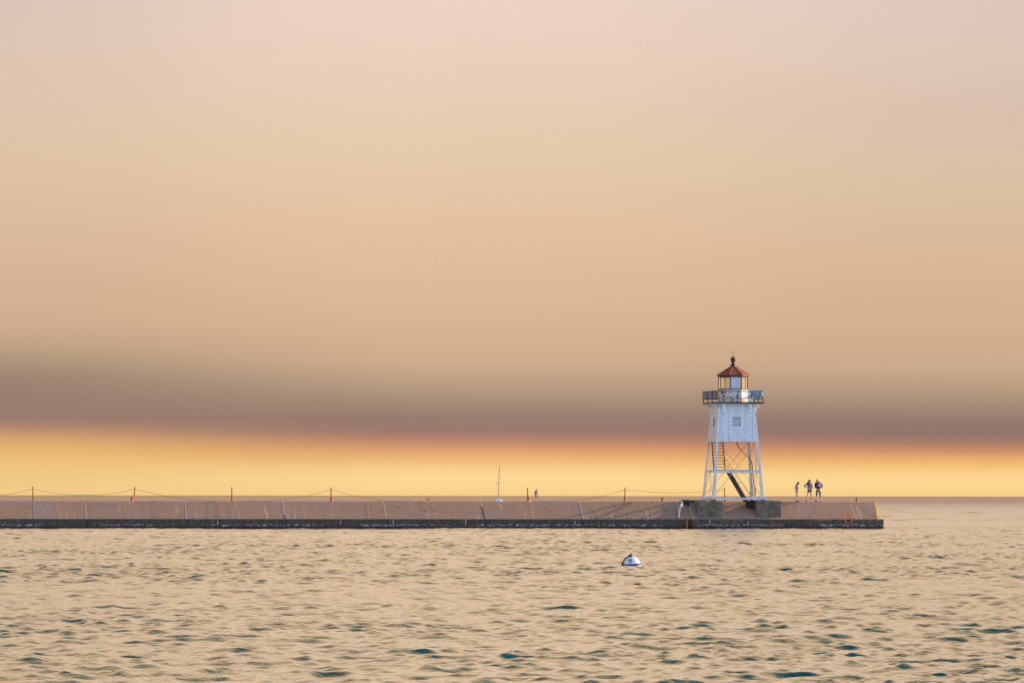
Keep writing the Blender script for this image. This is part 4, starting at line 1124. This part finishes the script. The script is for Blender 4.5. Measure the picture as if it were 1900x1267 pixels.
# ------------------------------------------------------------------ sailboat at anchor far behind the wall, bare mast
YS = 1340.0; XS = (925 - CX) / F * YS
sb = thing('sailboat', 'white sailboat with bare mast seen end-on beyond the breakwater wall', 'sailboat', (XS, YS, 0.0), R(0))
def hull(mb_, L, Bm, Hf, draft, n=14):
    secs = []
    for i in range(n + 1):
        t = i / n; y = -L / 2 + L * t
        w = Bm / 2 * (math.sin(math.pi * min(1, 0.22 + 0.78 * t) ** 1.0)) ** 0.6 if t < 1 else 0.02
        w = max(0.02, w); h = Hf * (1 + 0.25 * t * t)
        secs.append([(-w, y, h), (-w * 0.92, y, h * 0.4), (-w * 0.6, y, -draft * 0.5), (0, y, -draft), (w * 0.6, y, -draft * 0.5), (w * 0.92, y, h * 0.4), (w, y, h)])
    vs = [p for s_ in secs for p in s_]; fs = []
    for i in range(n):
        for j in range(6):
            a = i * 7 + j; fs.append((a, a + 1, a + 8, a + 7))
        fs.append((i * 7, i * 7 + 7, i * 7 + 13, i * 7 + 6))
    fs.append(tuple(range(7)))
    mb_.add(vs, fs)
q = MB(); hull(q, 8.4, 2.7, 0.95, 0.5); q.build('hull', M['white_gel'], sb)
q = MB(); q.hexa([(-.85, -2.0, .96), (.85, -2.0, .96), (.6, 2.2, 1.02), (-.6, 2.2, 1.02), (-.7, -1.9, 1.42), (.7, -1.9, 1.42), (.45, 1.7, 1.35), (-.45, 1.7, 1.35)]); q.build('cabin_top', M['white_gel'], sb, 0.05)
q = MB(); q.tube([(0.0, 0.6, 1.3), (0.06, 0.6, 6.0), (0.40, 0.6, 12.4)], [0.12, 0.11, 0.07], 8); q.build('mast', M['alu'], sb)
q = MB(); q.bar((-0.75, 0.6, 6.6), (0.85, 0.6, 6.6), 0.05); q.build('spreader', M['alu'], sb)
q = MB(); q.tube([(0, 0.5, 2.1), (0.1, -3.0, 2.15)], 0.13, 8); q.build('boom', M['sign_board'], sb)
q = MB()
for s_ in (-1, 1): q.tube([(s_ * 1.15, 0.4, 1.0), (s_ * 0.75 + 0.05, 0.6, 6.6), (0.36, 0.6, 12.0)], 0.012, 4)
q.tube([(0, 4.1, 1.1), (0.36, 0.6, 12.1)], 0.012, 4); q.tube([(0, -4.1, 1.0), (0.36, 0.6, 12.1)], 0.012, 4)
q.build('rigging', M['alu'], sb)
q = MB(); q.lathe([(0.02, -.18), (0.17, 0), (0.02, .18)], (-0.66, 0.6, 6.3), 8, False); q.build('radar_reflector', M['rail_rust'], sb)

# far sail on the horizon
M['far_sail'] = simple_mat('grey_spinnaker_cloth', (0.30, 0.24, 0.27), 0.9, 0.1, 0.4)
M['far_jib'] = simple_mat('tan_mainsail_cloth', (0.42, 0.30, 0.18), 0.9, 0.1, 0.4)
M['far_hull'] = simple_mat('pale_hull', (0.62, 0.45, 0.34), 0.6, 0.05, 1)
YF = 5200.0; XF = (995.3 - CX) / F * YF; pm = YF / F
fb = thing('sailboat', 'tiny distant sailboat with a rounded grey sail on the horizon', 'sailboat', (XF, YF, 0), R(25))
q = MB(); hull(q, 9.0, 3.0, 2.6, 0.5); q.build('hull', M['far_hull'], fb)
def sail(mb_, pts_l, z0, bulge, th=0.05, ny=10):
    vs = []; nxs = 7
    for s_ in (0, 1):
        for (xl, xr, z) in pts_l:
            for i in range(nxs):
                t = i / (nxs - 1); vs.append((xl + (xr - xl) * t, 0.0 + s_ * th - bulge * math.sin(math.pi * t), z))
    n1 = len(pts_l) * nxs; fs = []
    for r_ in range(len(pts_l) - 1):
        for i in range(nxs - 1):
            a = r_ * nxs + i; fs.append((a, a + 1, a + 1 + nxs, a + nxs)); fs.append((n1 + a, n1 + a + nxs, n1 + a + 1 + nxs, n1 + a + 1))
    mb_.add(vs, fs, True)
q = MB(); sail(q, [(-1.9, .6, 3.0), (-2.7, .9, 4.2), (-3.1, 1.0, 5.6), (-2.9, 1.1, 7.2), (-2.0, 1.2, 8.8), (-0.5, 1.2, 10.1), (.9, 1.15, 10.9)], 0, 1.1); q.build('spinnaker', M['far_sail'], fb)
q = MB(); sail(q, [(1.15, 2.0, 3.4), (1.15, 2.1, 5.0), (1.15, 1.9, 7.5), (1.15, 1.5, 9.8), (1.15, 1.2, 10.9)], 0, 0.3); q.build('mainsail', M['far_jib'], fb)
q = MB(); q.tube([(1.12, 0.1, 2.2), (1.12, 0.1, 11.3)], 0.09, 6); q.build('mast', M['alu'], fb)

# ------------------------------------------------------------------ birds
M['gull_dark'] = simple_mat('brown_feathers', (0.10, 0.05, 0.03), 0.9, 0.3, 20)
M['gull_white'] = simple_mat('white_feathers', (0.80, 0.78, 0.74), 0.9, 0.1, 20)
def perched(px, v, lab):
    u = u_at(px, v); t = pier_thing('bird', lab, 'bird', None, (u, v, ZT + 0.022))
    merge('body', [skin_mesh([[(-.16, 0, .13, .012), (-.07, 0, .14, .040), (0, 0, .15, .052), (.06, 0, .19, .034), (.085, 0, .235, .026), (.11, 0, .235, .012)]])], M['gull_dark'], t)
    merge('beak', [ellipsoid((.135, 0, .232), (.022, .006, .006), None, 8)], M['eye'], t)
    for s_ in (-1, 1):
        q = MB(); q.tube([(0, .02 * s_, .11), (.005, .02 * s_, .004), (.03, .02 * s_, .004)], .006, 5); q.build('leg', M['ladder'], t)
perched(794.5, -0.45, 'small brown bird sitting on the front edge of the wall')
YG = 430.0; t = thing('bird', 'tiny white gull flying at the left edge of the sky', 'bird', ((3.5 - CX) / F * YG, YG, EYE - (541 - HY) / F * YG), R(30))
merge('body', [skin_mesh([[(-.18, 0, 0, .012), (-.08, 0, 0, .036), (0, 0, 0, .045), (.08, 0, .005, .034), (.12, 0, .01, .026), (.15, 0, .005, .008)]])], M['gull_white'], t)
for s_ in (-1, 1):
    q = MB(); q.add([(.06, .02 * s_, .02), (.09, .22 * s_, .10), (0, .52 * s_, .05), (-.04, .22 * s_, .09), (-.06, .02 * s_, .015),
                     (.06, .02 * s_, .008), (.09, .22 * s_, .088), (0, .52 * s_, .044), (-.04, .22 * s_, .078), (-.06, .02 * s_, .003)],
                    [(0, 1, 3, 4), (1, 2, 3), (9, 8, 6, 5), (8, 7, 6), (0, 5, 6, 1), (1, 6, 7, 2), (2, 7, 8, 3), (3, 8, 9, 4), (4, 9, 5, 0)]); q.build('wing', M['gull_white'], t)
